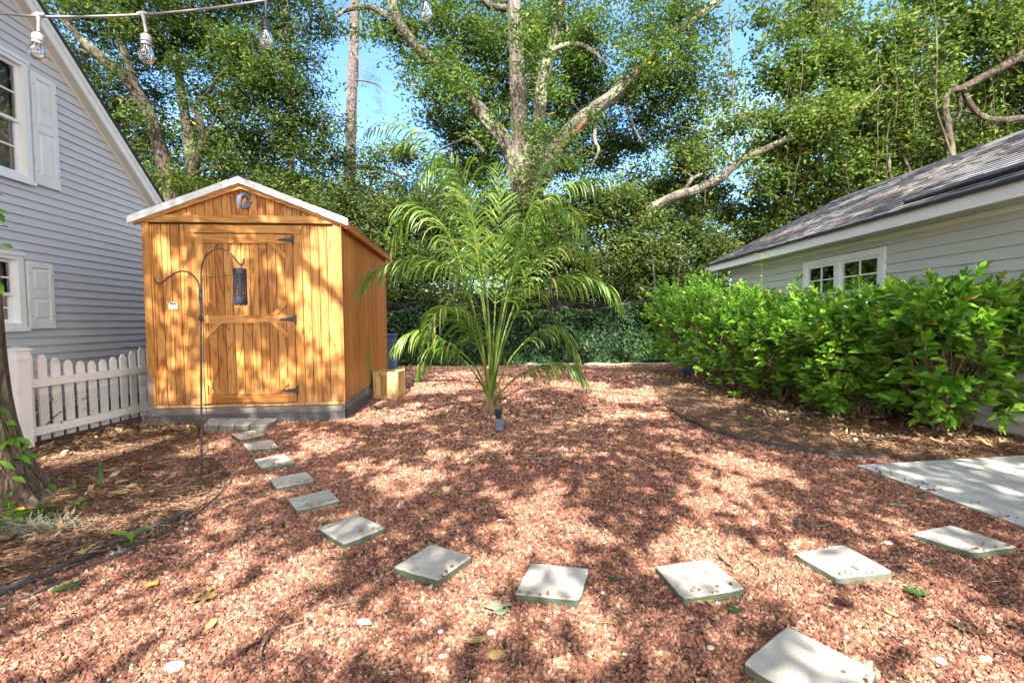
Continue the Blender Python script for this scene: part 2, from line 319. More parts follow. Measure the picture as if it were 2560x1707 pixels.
# stones, soil
def stones_mat():
    m, n, b, o = mat_new('lava_stones'); t = tintn(n)
    r = ramp(n, [(0, (.075, .05, .05)), (.14, (.13, .07, .058)), (.20, (.20, .088, .062)), (.45, (.305, .132, .088)), (.72, (.40, .19, .128)), (.88, (.47, .265, .185)), (.96, (.50, .35, .235)), (.993, (.56, .46, .34)), (.996, (.78, .75, .68)), (1, (.8, .77, .7))])
    n.links.new(t, r.inputs[0]); v = coord(n); q = noise(n, v, 180, 4, .7); r2 = ramp(n, [(.3, (.66, .66, .66)), (.7, (1.0, 1.0, 1.0))]); n.links.new(q.outputs[0], r2.inputs[0])
    c = mixc(n, 1.0, r.outputs[0], r2.outputs[0], 'MULTIPLY'); n.links.new(c, b.inputs['Base Color']); b.inputs['Roughness'].default_value = .85; b.inputs['Specular IOR Level'].default_value = .25
    bump(n, b, q.outputs[0], .5, .004); return m
M['stones'] = stones_mat()
def soil_mat(name, stops, sc, bstr=.9, second=(.3, .2, .12)):
    m, n, b, o = mat_new(name); v = coord(n); vo = node(n, 'ShaderNodeTexVoronoi', i_Scale=sc); n.links.new(v, vo.inputs[0])
    sp = n.nodes.new('ShaderNodeSeparateColor'); n.links.new(vo.outputs['Color'], sp.inputs[0]); r = ramp(n, stops); n.links.new(sp.outputs[0], r.inputs[0])
    q = noise(n, v, 1.1, 6, .65); r2 = ramp(n, [(.35, (.72, .72, .72)), (.65, (1, 1, 1))]); n.links.new(q.outputs[0], r2.inputs[0]); c = mixc(n, 1.0, r.outputs[0], r2.outputs[0], 'MULTIPLY')
    q4 = noise(n, v, .7, 5, .7); r4 = ramp(n, [(.5, (0, 0, 0)), (.62, (.6,) * 3)]); n.links.new(q4.outputs[0], r4.inputs[0]); c = mixc(n, r4.outputs[0], c, second)
    n.links.new(c, b.inputs['Base Color']); b.inputs['Roughness'].default_value = .95; b.inputs['Specular IOR Level'].default_value = .15
    bump(n, b, vo.outputs['Distance'], bstr, .02); return m
M['soil'] = soil_mat('mulch_soil', [(0, (.07, .045, .03)), (.4, (.17, .095, .062)), (.75, (.28, .16, .105)), (1, (.40, .27, .18))], 55, .8, (.15, .095, .065))
M['bed'] = soil_mat('red_gravel_bed', [(0, (.04, .024, .02)), (.3, (.10, .05, .036)), (.65, (.17, .085, .058)), (.9, (.24, .14, .10)), (1, (.34, .25, .18))], 60, 1.0, (.22, .12, .085))  # darkened under the stones so the crevices between them look shaded

# ------------------------------------------------------------------ ground and beds
def grid_sheet(name, poly, mat, z, kind='structure', step=None, rough=0.0):
    """flat sheet from a polygon (fan through triangulate)"""
    mb = MB(); mb.add([(p[0], p[1], z) for p in poly], [tuple(range(len(poly)))], .5); o = mb.build(name, mat); tag(o, kind=kind); return o
ground = grid_sheet('ground', [(-90, -40), (90, -40), (90, 160), (-90, 160)], M['soil'], 0)
EDGE_L = [g2(-40, 1420), g2(60, 1355), g2(160, 1318), g2(250, 1285), g2(350, 1240), g2(440, 1190), g2(500, 1145), g2(530, 1105), g2(520, 1080), g2(478, 1045)]
EDGE_R = [g2(2030, 1058), g2(1930, 1054), g2(1830, 1040), g2(1740, 1022), g2(1650, 1000), g2(1570, 965), g2(1525, 935), g2(1500, 900), g2(1500, 862)]
bedpoly = [(-1.2, .3)] + [tuple(p[:2]) for p in spline(EDGE_L, 4)] + [(-3.6, 5.35), (-2.05, 5.6), (-2.3, 8.6), (-2.6, 12.2)] + [tuple(g2(1250, 848)[:2])] + [tuple(p[:2]) for p in spline(EDGE_R[::-1], 4)] + [(3.3, 2.9), (3.0, .3)]
bed = grid_sheet('gravel_bed', bedpoly, M['bed'], .004)
def inside(P, poly):
    x, y = P[:, 0], P[:, 1]; r = np.zeros(len(P), bool); n = len(poly)
    for i in range(n):
        x0, y0 = poly[i]; x1, y1 = poly[(i + 1) % n]; c = ((y0 > y) != (y1 > y)) & (x < (x1 - x0) * (y - y0) / (y1 - y0 + 1e-12) + x0); r ^= c
    return r
slab_pts = [tuple(g2(1968, 1068, .03)[:2]), tuple(g2(2352, 1045, .03)[:2]), (6.2, 4.0), (5.6, .9), tuple(g2(2352, 1213, .03)[:2])]
slab_top = [g2(1968, 1068, .03), g2(2352, 1046, .03)]
e1 = np.array(g2(1968, 1068, .03)[:2]); e2 = np.array(g2(2352, 1046, .03)[:2]); e3 = np.array(g2(2352, 1210, .03)[:2])
dA = (e2 - e1); dA /= np.linalg.norm(dA); dB = (e3 - e1); dB /= np.linalg.norm(dB)
slabpoly = [tuple(e1), tuple(e1 + dB * 3.6), tuple(e1 + dB * 3.6 + dA * 3.0), tuple(e1 + dA * 2.35)]

# stepping stones (corner pixels of the top faces, photo pixels)
def c6(l): return [(x / 2.2174, 1000 + y / 2.2174) for x, y in l]
def c7(l): return [(850 + x / 2.2174, 1000 + y / 2.2174) for x, y in l]
def c8(l): return [(1700 + x / 2.2174, 1000 + y / 2.2174) for x, y in l]
STEPS = [
 (c6([(1288, 192), (1430, 168), (1472, 192), (1330, 222)]), 'smallest farthest pale stepping stone just below the grey block step'),
 (c6([(1345, 242), (1510, 221), (1543, 262), (1375, 280)]), 'second stepping stone out from the block step, near the pole foot'),
 (c6([(1407, 332), (1578, 302), (1630, 345), (1445, 380)]), 'third stepping stone from the shed, pale and sunlit at its right end'),
 (c6([(1493, 440), (1700, 400), (1745, 445), (1530, 490)]), 'fourth stepping stone from the shed, clean pale cream slab'),
 (c6([(1595, 550), (1822, 498), (1885, 560), (1645, 615)]), 'stepping stone with small dark seeds on top, fifth from the shed'),
 ([(791.5, 1320), (892.8, 1286.4), (965, 1321), (859, 1363)], 'stepping stone with a thin twig lying across it, sixth from the shed'),
 (c7([(295, 930), (507, 800), (735, 870), (540, 1005)]), 'diamond turned stepping stone with mossy green near edges, in the path bend'),
 (c7([(1060, 905), (1383, 937), (1330, 1115), (967, 1080)]), 'squarely set stepping stone with a green front edge, at the bottom middle'),
 ([(1637, 1417), (1772, 1399), (1864.6, 1473.5), (1709, 1500)], 'stepping stone with blackened chipped front edge above a tan oak leaf'),
 (c8([(632, 850), (905, 805), (1185, 960), (870, 990)]), 'tilted stepping stone with a grey stain across its top, right of the blackened one'),
 (c8([(1283, 740), (1500, 695), (1872, 820), (1620, 850)]), 'rightmost stepping stone with a curled twig on top, near the concrete slab'),
 (c8([(345, 1465), (590, 1255), (1098, 1510), (870, 1800)]), 'largest nearest stepping stone, cut off by the bottom edge'),
]
step_polys = []
for px, lab in STEPS:
    q = [G(x, y, .045) for x, y in px]; step_polys.append([tuple(p[:2]) for p in q])

# stones: deformed eight corner pebbles, one object of stuff
def pebbles(P, size, seed, flat=.85):
    r = np.random.default_rng(seed); n = len(P)
    base = np.array([(-1, -1, -1), (1, -1, -1), (1, 1, -1), (-1, 1, -1), (-1, -1, 1), (1, -1, 1), (1, 1, 1), (-1, 1, 1)], float) * .5
    V = base[None] * (1 + r.normal(0, .24, (n, 8, 1))) + r.normal(0, .11, (n, 8, 3)); V *= size[:, None, None]; V[:, :, 2] *= flat; V[:, :, 0] *= r.uniform(.8, 1.35, (n, 1))
    a, b, c = r.uniform(0, 2 * PI, n), r.normal(0, .5, n), r.normal(0, .5, n)
    ca, sa, cb, sb, cc, sc = np.cos(a), np.sin(a), np.cos(b), np.sin(b), np.cos(c), np.sin(c)
    x, y, z = V[..., 0], V[..., 1], V[..., 2]
    y, z = y * cb[:, None] - z * sb[:, None], y * sb[:, None] + z * cb[:, None]; x, z = x * cc[:, None] - z * sc[:, None], x * sc[:, None] + z * cc[:, None]
    x, y = x * ca[:, None] - y * sa[:, None], x * sa[:, None] + y * ca[:, None]
    V = np.stack([x, y, z], -1) + P[:, None, :]
    f = np.array([(0, 3, 2, 1), (4, 5, 6, 7), (0, 1, 5, 4), (1, 2, 6, 5), (2, 3, 7, 6), (3, 0, 4, 7)])
    F = (f[None] + (np.arange(n) * 8)[:, None, None]).reshape(-1, 4); return V.reshape(-1, 3), F
def scatter(y0, y1, spacing, dens, poly=None, wide=1.2, seed=1):
    r = np.random.default_rng(seed); xw = wide * y1 + .4; n = int((2 * xw) * (y1 - y0) / spacing ** 2 * dens)
    P = np.stack([r.uniform(-xw, xw, n), r.uniform(y0, y1, n)], 1); P = P[np.abs(P[:, 0]) < wide * P[:, 1] + .35]
    if poly is not None: P = P[inside(P, poly)]
    return P
allP, allS = [], []
for i, (y0, y1, sp, dn, sz) in enumerate([(1.15, 2.3, .0086, 1.45, .0092), (2.3, 3.6, .0108, 1.4, .0114), (3.6, 5.6, .0155, 1.35, .0152), (5.6, 8.5, .027, 1.25, .0245), (8.5, 12.6, .044, 1.1, .037)]):
    P = scatter(y0, y1, sp, dn, bedpoly, seed=11 + i); s = rng.lognormal(0, .22, len(P)) * sz
    keep = np.ones(len(P), bool)
    for sp_ in step_polys:
        c_ = np.mean(np.array(sp_), 0); keep &= ~inside(P, [tuple(c_ + (np.array(q_) - c_) * .985) for q_ in sp_])
    keep &= ~inside(P, slabpoly)
    if y0 > 3: keep &= rng.random(len(P)) < .9
    P, s = P[keep], s[keep]
    # gentle heaps so the surface is uneven
    h = .006 + .010 * (np.sin(P[:, 0] * 3.1 + P[:, 1] * 1.7) * np.sin(P[:, 1] * 2.3 - P[:, 0]) * .5 + .5) + rng.uniform(-.003, .008, len(P))
    allP.append(np.column_stack([P, h])); allS.append(s)
# strays kicked up onto the slab's rim and the stepping stones
for poly_, z_, n_s in [(slabpoly, .038, 90)] + [(p_, .055, 7) for p_ in step_polys]:
    pa = np.array(poly_); a_, b_ = (pa[0], pa[1]) if n_s == 90 else (pa[2], pa[3]); c_ = pa.mean(0); tt_ = rng.random(n_s)[:, None]; e_ = a_ + (b_ - a_) * tt_; e_ = e_ + (c_ - e_) * (rng.random(n_s)[:, None] ** 2 * (.12 if n_s == 90 else .5))
    allP.append(np.column_stack([e_, np.full(n_s, z_ + .003)])); allS.append(rng.uniform(.006, .012, n_s))
P = np.vstack(allP); S = np.concatenate(allS)
V, F = pebbles(P, S, 5); t = rng.random(len(P)); big = (np.sin(P[:, 0] * 1.9 + 1) * np.sin(P[:, 1] * 1.5) * .08); t = np.clip(t ** .95 + big, 0, 1)
lightp = rng.random(len(P)) < .003; t[lightp] = .9985; t[(t > .985) & ~lightp] = .9
# pale decomposed patch of fine stone around the palm foot
dp = np.hypot(P[:, 0] + .1, (P[:, 1] - 5.6) * .8); pm = (dp < 1.5) & (rng.random(len(P)) < .10); t[pm] = rng.uniform(.93, .99, pm.sum())
pm = (dp < 1.5) & (rng.random(len(P)) < .12) & ~pm; t[pm] = .08
gv = link('gravel', np_mesh('gravel', V, F, np.repeat(t, 6)), M['stones']); tag(gv, 'small angular red brown lava stones covering the yard', 'gravel', kind='stuff')

# litter on the planting beds: bark chips, leaf bits and pine straw
def flat_bits(P, L, Wd, seed, lift=.012, tilt=.25):
    r = np.random.default_rng(seed); n = len(P); a = r.uniform(0, 2 * PI, n); d = np.stack([np.cos(a), np.sin(a), r.normal(0, tilt, n)], 1); s = np.stack([-np.sin(a), np.cos(a), r.normal(0, tilt, n)], 1)
    L = L[:, None]; Wd = Wd[:, None]; c = np.column_stack([P, np.full(n, lift) + r.uniform(0, .012, n)])
    V = np.stack([c - d * L / 2, c + s * Wd / 2 + np.array([0, 0, .003]), c + d * L / 2, c - s * Wd / 2], 1); return V.reshape(-1, 3), np.arange(n * 4).reshape(-1, 4)
P = scatter(1.6, 5.8, .014, .5, None, 1.2, 21); P = P[~inside(P, bedpoly) & ~inside(P, slabpoly)]; P = P[(P[:, 0] > -4.75) | (P[:, 1] < 4)]
P2 = scatter(5.8, 13, .04, .6, None, 1.2, 22); P2 = P2[~inside(P2, bedpoly) & (P2[:, 0] > -8)]
P = np.vstack([P, P2]); n = len(P); V, F = flat_bits(P, rng.uniform(.012, .04, n) * (1 + (P[:, 1] > 5.8)), rng.uniform(.006, .016, n) * (1 + (P[:, 1] > 5.8)), 31)
mulch = link('mulch', np_mesh('mulch', V, F, rng.beta(1.6, 2.2, n)), M['chips']); tag(mulch, 'brown bark chips and leaf crumbs over the planting beds', 'mulch', kind='stuff')
P = scatter(1.4, 11, .09, .9, None, 1.2, 23); P = P[~inside(P, slabpoly) & (P[:, 0] > -4.7)]; k = inside(P, bedpoly); P = P[~k | (rng.random(len(P)) < .22)]; n = len(P)
V, F = flat_bits(P, rng.uniform(.07, .17, n), np.full(n, .0022) * (1 + P[:, 1] * .16), 32, .022, .12)
ps = link('pine_straw', np_mesh('pine_straw', V, F, rng.uniform(.3, .9, n)), M['dead']); tag(ps, 'thin brown pine needles strewn over the ground', 'pine straw', kind='stuff')
# dry leaves heaped under the hedge, at the fence foot and by the shed
def leaf_litter(boxes, seed):
    r = np.random.default_rng(seed); Ps = [np.column_stack([r.uniform(x0, x1, n), r.uniform(y0, y1, n)]) for x0, x1, y0, y1, n in boxes]; return np.vstack(Ps)
P = leaf_litter([(3.2, 5.0, 4.2, 6.5, 900), (3.0, 4.8, 6.5, 10, 900), (-4.7, -4.1, 3.6, 5.6, 420), (-2.0, -1.6, 6.0, 7.6, 160), (-3, 5, 11.6, 12.4, 900), (-4.2, -3.7, 5.1, 5.55, 160), (-4.3, -2.6, 2.0, 3.6, 260)], 41)
n = len(P); V, F = flat_bits(P, rng.uniform(.04, .10, n), rng.uniform(.02, .045, n), 42, .02, .45)
lit = link('leaf_litter', np_mesh('leaf_litter', V, F, rng.uniform(.05, .95, n)), M['dead']); tag(lit, 'dry brown leaves heaped under the hedge and along the fences', 'leaf litter', kind='stuff')

# concrete slab and stepping stones
mb = MB(); mb.prism([(x, y, -.02) for x, y in slabpoly], (0, 0, .055)); o = mb.build('concrete_slab', M['slab'], bevel=.006); tag(o, kind='structure')
def paver(name, poly, z0, z1, mat, label, cat, group, seed):
    r = random.Random(seed); c = np.mean(np.array(poly), 0); P0 = [np.array(p) for p in poly]; pts = []
    for i in range(4):
        a, b = P0[i], P0[(i + 1) % 4]
        for k in range(6):
            q = a + (b - a) * k / 6; q = c + (q - c) * (1 + r.uniform(-.008, .006)); 
            if k == 0: q = c + (q - c) * r.uniform(.965, .99)
            pts.append(q)
    ctr = np.array([*c, 0]); mb = MB(); mb.prism([(p[0] - c[0], p[1] - c[1], z0) for p in pts], (0, 0, z1 - z0)); 
    o = mb.build(name, mat, bevel=.006); o.location = (c[0], c[1], 0); o.rotation_euler = (r.uniform(-.012, .012), r.uniform(-.012, .012), 0); return tag(o, label, cat, group)
for i, ((px, lab), poly) in enumerate(zip(STEPS, step_polys)):
    paver('stepping_stone', poly, -.01, .052, M['paver'], lab, 'stepping stone', 'stepping stones curving across the gravel', i)
# four grey blocks laid as a step
fx = [506.5, 545.5, 585.4, 623.5, 667]; bx_ = [524, 576, 617, 654, 697]
blab = ['leftmost grey block of the low step, right behind the pole', 'second grey block from the pole in the low step', 'third grey block from the pole in the low step', 'rightmost grey block of the low step with its dark end face showing']
for i in range(4):
    poly = [tuple(G(fx[i] + .8, 1063, .085)[:2]), tuple(G(fx[i + 1] - .8, 1062.5, .085)[:2]), tuple(G(bx_[i + 1] - .8, 1044.5, .085)[:2]), tuple(G(bx_[i] + .8, 1044.5, .085)[:2])]
    o = paver('concrete_block', poly, .0, .085, M['block'], blab[i], 'block', 'grey blocks forming the shed step', 50 + i); o.rotation_euler = (0, 0, 0)

# edging strips
def edging(name, pts, h, lab, th=.012):
    sp = spline(pts, 8)[:, :2]; T = np.gradient(sp, axis=0); T /= np.linalg.norm(T, axis=1)[:, None]; N = np.stack([-T[:, 1], T[:, 0]], 1); mb = MB(); n = len(sp); vs = []
    for i in range(n):
        hh = h * (1 + .25 * math.sin(i * .9)); a = sp[i] - N[i] * th / 2; b = sp[i] + N[i] * th / 2; vs += [(a[0], a[1], 0), (b[0], b[1], 0), (b[0], b[1], hh), (a[0], a[1], hh)]
    fs = []
    for i in range(n - 1):
        for k in range(4): fs.append((i * 4 + k, i * 4 + (k + 1) % 4, (i + 1) * 4 + (k + 1) % 4, (i + 1) * 4 + k))
    fs += [(3, 2, 1, 0), tuple(range((n - 1) * 4, n * 4))]; mb.add(vs, fs, .5)
    rb = mb.build(name, M['rubber']); return tag(rb, lab, 'edging')
edging('landscape_edging', EDGE_R[:7], .05, 'black plastic edging curving from the concrete slab towards the hedge', .03)
edging('landscape_edging', [g2(-40, 1378), g2(60, 1345), g2(150, 1308), g2(230, 1268), g2(330, 1225), g2(400, 1196), g2(440, 1176)], .03, 'flat black edging strip across the lower left corner', .04)
sp = spline([(*g2(-30, 1418)[:2], .02), (*g2(90, 1372)[:2], .03), (*g2(190, 1322)[:2], .02), (*g2(300, 1272)[:2], .03), (*g2(400, 1222)[:2], .03), (*g2(470, 1172)[:2], .02), (*g2(520, 1128)[:2], .04), (*g2(530, 1105)[:2], .03), (*g2(500, 1078)[:2], .03), (*g2(470, 1052)[:2], .02)], 8)
o = MB().tube(sp, .006, 8).build('garden_hose', M['rubber'], smooth=True); tag(o, 'thin black hose snaking beside the left edging strip to the pole', 'hose')
exec_blocks = []

# ------------------------------------------------------------------ the wooden shed
SH_P = G(861, 1052); RZ = math.atan2(.089, .996)
shed = empty('garden_shed', (SH_P[0], SH_P[1], 0), RZ, 'honey coloured wooden shed with white metal gable trim and a letter on its gable', 'shed')
SW, SD, Z0, ZE, ZA = 2.25, 3.0, .25, 2.42, 2.83     # width, depth, wall bottom, eave, apex
def roofz(x): return ZA - (ZA - ZE) * abs(x + SW / 2) / (SW / 2)
def boards(mb, x0, x1, z0, z1f, y, step=.1, gap=.008, th=.016):
    x = x0
    while x < x1 - 1e-4:
        b = min(x + step, x1); za, zb = (z1f(x), z1f(b - gap)) if callable(z1f) else (z1f, z1f)
        mb.prism([(x, y, z0), (b - gap, y, z0), (b - gap, y, zb), (x, y, za)], (0, th, 0)); x = b
mb = MB(); boards(mb, -SW, 0, Z0, ZE - .02, 0); mb.build('front_wall', M['wood'], shed)
mb = MB(); boards(mb, -SW, 0, ZE + .075, lambda x: max(ZE + .08, roofz(min(0, max(-SW, x))) - .01), -.004); mb.build('gable_wall', M['wood'], shed)
mb = MB(); mb.prism([(-SW + .01, .017, Z0 + .01), (-.01, .017, Z0 + .01), (-.01, .017, ZE - .03), (-SW / 2, .017, ZA - .05), (-SW + .01, .017, ZE - .03)], (0, .02, 0))
mb.prism([(-SW + .01, SD - .02, Z0), (-.01, SD - .02, Z0), (-.01, SD - .02, ZE - .03), (-SW / 2, SD - .02, ZA - .05), (-SW + .01, SD - .02, ZE - .03)], (0, .02, 0)); mb.box((-SW, .04, Z0), (-SW + .03, SD - .03, ZE - .04)); mb.build('inner_wall', M['groove'], shed)
# right side wall: narrow vertical grooves
mb = MB(); y = .095
while y < SD: b = min(y + .05, SD); mb.box((-.016, y, Z0), (0, b - .004, ZE - .02)); y = b
side = mb.build('side_wall', M['wood_side'], shed); MB().box((-.03, .04, Z0 + .005), (-.0165, SD - .02, ZE - .03)).build('side_backing', M['groove'], shed)
# green stain on the side wall, algae grown into the boards
m, n_, b_, o_ = mat_new('algae_stain'); v_ = coord(n_, (1, 1, .6)); q_ = noise(n_, v_, 5, 4); tcn = n_.nodes.new('ShaderNodeTexCoord')
gr = node(n_, 'ShaderNodeTexGradient', gradient_type='SPHERICAL'); mpn = n_.nodes.new('ShaderNodeMapping'); mpn.inputs['Location'].default_value = (0, -1.75 * 4.0, -.68 * 1.9); mpn.inputs['Scale'].default_value = (0.0, 4.0, 1.9)
n_.links.new(tcn.outputs['Object'], mpn.inputs[0]); n_.links.new(mpn.outputs[0], gr.inputs[0])
M['algae'] = m; b_.inputs['Base Color'].default_value = (.20, .24, .02, 1); b_.inputs['Roughness'].default_value = .8
# (merged into the side wood so that it stays part of the boards)
n2 = M['wood_side'].node_tree; bs = [x for x in n2.nodes if x.type == 'BSDF_PRINCIPLED'][0]; src = bs.inputs['Base Color'].links[0].from_socket
tc2 = n2.nodes.new('ShaderNodeTexCoord'); mp2 = n2.nodes.new('ShaderNodeMapping'); mp2.inputs['Location'].default_value = (0, -1.42 * 4.2, -.62 * 1.8); mp2.inputs['Scale'].default_value = (0.0, 4.2, 1.8)
gr2 = n2.nodes.new('ShaderNodeTexGradient'); gr2.gradient_type = 'SPHERICAL'; n2.links.new(tc2.outputs['Object'], mp2.inputs[0]); n2.links.new(mp2.outputs[0], gr2.inputs[0])
rr2 = ramp(n2, [(0, (0, 0, 0)), (.75, (.85, .85, .85))]); n2.links.new(gr2.outputs[0], rr2.inputs[0]); n2.links.new(mixc(n2, rr2.outputs[0], src, (.17, .22, .015)), bs.inputs['Base Color'])
# corner, eave and door trim
mb = MB(); mb.box((-.075, -.022, Z0), (.004, -.001, ZE)); mb.box((-SW - .004, -.022, Z0), (-SW + .075, -.001, ZE)); mb.box((.0045, -.022, Z0), (.022, .092, ZE)); mb.build_each('corner_trim', M['wood_trim'], shed, bevel=.002)
MB().box((-SW - .04, -.035, ZE), (.04, -.006, ZE + .085), .7).build('gable_beam', M['wood_h'], shed, bevel=.002)
mb = MB()
for s in (-1, 1):
    xe = -SW / 2 + s * (SW / 2 + .075); ze = ZA - (ZA - ZE) * (SW / 2 + .075) / (SW / 2) + .03
    if s > 0: poly = [(-SW / 2, -.05, ZA + .055), (-SW / 2, -.05, ZA - .015), (xe, -.05, ze - .04), (xe, -.05, ze + .03)]
    else: poly = [(-SW / 2, -.05, ZA - .015), (-SW / 2, -.05, ZA + .055), (xe, -.05, ze + .03), (xe, -.05, ze - .04)]
    mb.prism(poly, (0, .035, 0), .6)
mb.build_each('rake_board', M['wood_h'], shed)
# white metal gable trim with screws
mb = MB(); sc = MB()
for s in (-1, 1):
    xe = -SW / 2 + s * (SW / 2 + .12); ze = ZA - (ZA - ZE) * (SW / 2 + .12) / (SW / 2) + .075
    poly = [(-SW / 2, -.085, ZA + .125), (-SW / 2, -.085, ZA + .045), (xe, -.085, ze - .06), (xe, -.085, ze + .02)]
    if s < 0: poly = poly[::-1]
    mb.prism(poly, (0, .034, 0), .5)
    for k in (.15, .45, .85):
        x = -SW / 2 + (xe + SW / 2) * k; z = ZA + .085 + (ze - .02 - ZA - .085) * k; sc.lathe([(.006, 0), (.004, .003)], (x, -.089, z), 8)
mb.build_each('gable_flashing', M['metal_white'], shed); 
sc.build_each('screw', M['dark_metal'], shed)
# corrugated roof sheets
mb = MB(); x0 = -SW / 2; ys = np.arange(-.05, SD + .161, .0375)
for s in (-1, 1):
    xe = x0 + s * (SW / 2 + .11); ze = ZA - (ZA - ZE) * (SW / 2 + .11) / (SW / 2); vs = []; fs = []
    for i, yy in enumerate(ys):
        h = .012 * math.cos(i * PI / 2) + .07; vs += [(x0, yy, ZA + h), (xe, yy, ze + h), (xe, yy, ze + h - .006), (x0, yy, ZA + h - .006)]
    for i in range(len(ys) - 1): a = i * 4; b = a + 4; fs += [(a, a + 1, b + 1, b), (a + 1, a + 2, b + 2, b + 1), (a + 2, a + 3, b + 3, b + 2)]
    mb.add(vs, fs, .5)
rf = mb.build('roof', M['roof_metal'], shed)
MB().prism([(x0 - .12, -.10, ZA + .075), (x0, -.10, ZA + .135), (x0 + .12, -.10, ZA + .075), (x0, -.10, ZA + .155)], (0, SD + .28, 0)).build('ridge_cap', M['drip'], rf)
# side eave board under the roof edge
mb = MB(); mb.box((.02, -.045, ZE - .035), (.075, SD + .12, ZE - .015), .2); mb.box((.076, -.045, ZE - .055), (.10, SD + .12, ZE + .045), .3); mb.build_each('eave_board', M['wood_side'], shed)
# skids and wire mesh skirt
mb = MB(); mb.box((-SW + .02, .02, .125), (-.02, .07, Z0 - .036), .3); mb.box((-.06, .08, .125), (-.012, SD - .02, Z0 - .002), .3)
MB().box((-SW + .06, .05, .0), (-.05, SD - .1, .124), .3).build('skid', M['tarp_dark'], shed)
mb.build_each('skid_beam', paint('skid_wood', (.21, .165, .145), .9, .3, .6, (.07, .07, .09), .3, 5), shed)
MB().box((-SW - .01, -.002, Z0 - .035), (.01, .028, Z0 - .004), .4).build('sill_board', M['planter'], shed)
def wire_mesh(name, a, ux, W_, H_, step, r, parent, mat):
    mb = MB(); a = np.array(a, float); ux = np.array(ux, float); n = np.array([ux[1], -ux[0], 0])
    k = 0
    while k * step <= W_: 
        p = a + ux * k * step; mb.add([p - ux * r, p + ux * r, p + ux * r + (0, 0, H_), p - ux * r + (0, 0, H_)], [(0, 1, 2, 3)], .5); k += 1
    k = 0
    while k * step <= H_:
        p = a + np.array([0, 0, k * step]) + n * .001; q = p + ux * W_; mb.add([p - (0, 0, r), q - (0, 0, r), q + (0, 0, r), p + (0, 0, r)], [(0, 1, 2, 3)], .5); k += 1
    return mb.build(name, mat, parent)
M['wire'] = paint('galvanised_wire', (.24, .23, .24), .5, .2, .4, (.2, .12, .1))
wire_mesh('wire_mesh', (-SW - .08, -.03, .0), (1, 0, 0), SW + .1, .21, .0155, .0015, shed, M['wire'])
wire_mesh('wire_mesh', (.035, -.02, .0), (0, 1, 0), SD - .3, .2, .0155, .0015, shed, M['wire'])
wire_mesh('wire_mesh', (-SW - .09, -.028, .2), (1, 0, 0), .15, .42, .0155, .0022, shed, M['wire'])
# door
DX0, DX1, DZ0, DZ1 = -1.66, -.55, .26, 2.28
mb = MB(); mb.box((DX0 - .10, -.026, Z0), (DX0 - .006, -.001, DZ1 + .02)); mb.box((DX1 + .006, -.026, Z0 - .01), (DX1 + .10, -.001, DZ1 + .02))
mb.build_each('door_jamb', M['wood_trim'], shed, bevel=.002)
MB().prism([(DX0 - .09, -.03, DZ1 + .022), (DX1 + .09, -.03, DZ1 + .022), (DX1 + .12, -.03, DZ1 + .11), (DX0 - .12, -.03, DZ1 + .11)], (0, .028, 0), .6).build('door_header', M['wood_h'], shed)
mb = MB(); boards(mb, DX0 + .01, DX1 - .01, DZ0, DZ1 - .005, -.014, .1, .008, .013); door = mb.build('door', M['wood'], shed)
mb = MB(); w_ = .085
mb.box((DX0, -.036, DZ0), (DX0 + w_, -.0145, DZ1)); mb.box((DX1 - w_, -.036, DZ0), (DX1, -.0145, DZ1)); mb.build_each('door_stile', M['wood_trim'], door, bevel=.002)
zm = 1.27; mb = MB()
for za, zb in ((DZ0, DZ0 + .11), (zm - .045, zm + .05), (DZ1 - .10, DZ1)): mb.box((DX0 + w_ + .001, -.035, za), (DX1 - w_ - .001, -.0145, zb))
mb.build_each('door_rail', M['wood_h'], door, bevel=.002)
mb = MB()
def brace(xa, za, sx, sz, L=.19, wd=.05):
    p0 = (xa, -.033, za + sz * L); p1 = (xa, -.033, za + sz * (L - wd * 1.4)); p2 = (xa + sx * (L - wd * 1.4), -.033, za); p3 = (xa + sx * L, -.033, za)
    q = [p0, p1, p2, p3]
    if sx * sz < 0: q = q[::-1]
    mb.prism(q[::-1], (0, .0185, 0))
for (za, sz) in ((DZ1 - .101, -1), (zm + .051, 1), (zm - .046, -1), (DZ0 + .111, 1)):
    brace(DX0 + w_ + .001, za, 1, sz); brace(DX1 - w_ - .001, za, -1, sz)
mb.build_each('corner_brace', M['wood_trim'], door)
for z in (DZ1 - .06, 1.265, .40):
    hb = MB(); hb.box((DX1 - .005, -.043, z - .055), (DX1 + .022, -.0365, z + .055)); hb.prism([(DX1 - .008, -.042, z - .028), (DX1 - .008, -.042, z + .028), (DX1 - .155, -.042, z + .01), (DX1 - .175, -.042, z), (DX1 - .155, -.042, z - .01)], (0, .0045, 0))
    hb.tube([(DX1 + .007, -.045, z - .055), (DX1 + .007, -.045, z + .055)], .007, 8); hb.build('hinge', M['dark_metal'], door)
# letter on the gable (outline of a serif capital letter)
gp = [(712, 262), (716, 425), (697, 425), (668, 380), (640, 342), (600, 318), (562, 312), (522, 325), (490, 372), (473, 440), (468, 500), (480, 570), (508, 620), (545, 638), (588, 628), (622, 604), (628, 560), (618, 522), (598, 505), (575, 488), (755, 487), (775, 512), (738, 522), (722, 560), (716, 640), (645, 676), (555, 694), (470, 672), (405, 615), (368, 545), (352, 470), (362, 400), (398, 330), (450, 280), (510, 256), (562, 250), (622, 262), (660, 272), (690, 258)]
uu = np.array([math.cos(RZ), math.sin(RZ), 0]); vv = np.array([-math.sin(RZ), math.cos(RZ), 0]); pts = []
for x, y in gp:
    q = WL(560 + x / 11.2, 460 + y / 11.2, SH_P - vv * .03, vv); pts.append((np.dot(q - SH_P, uu), -.03, q[2] - .0))
dz = ZA - .36 + .13 - np.mean([p[2] for p in pts]); 
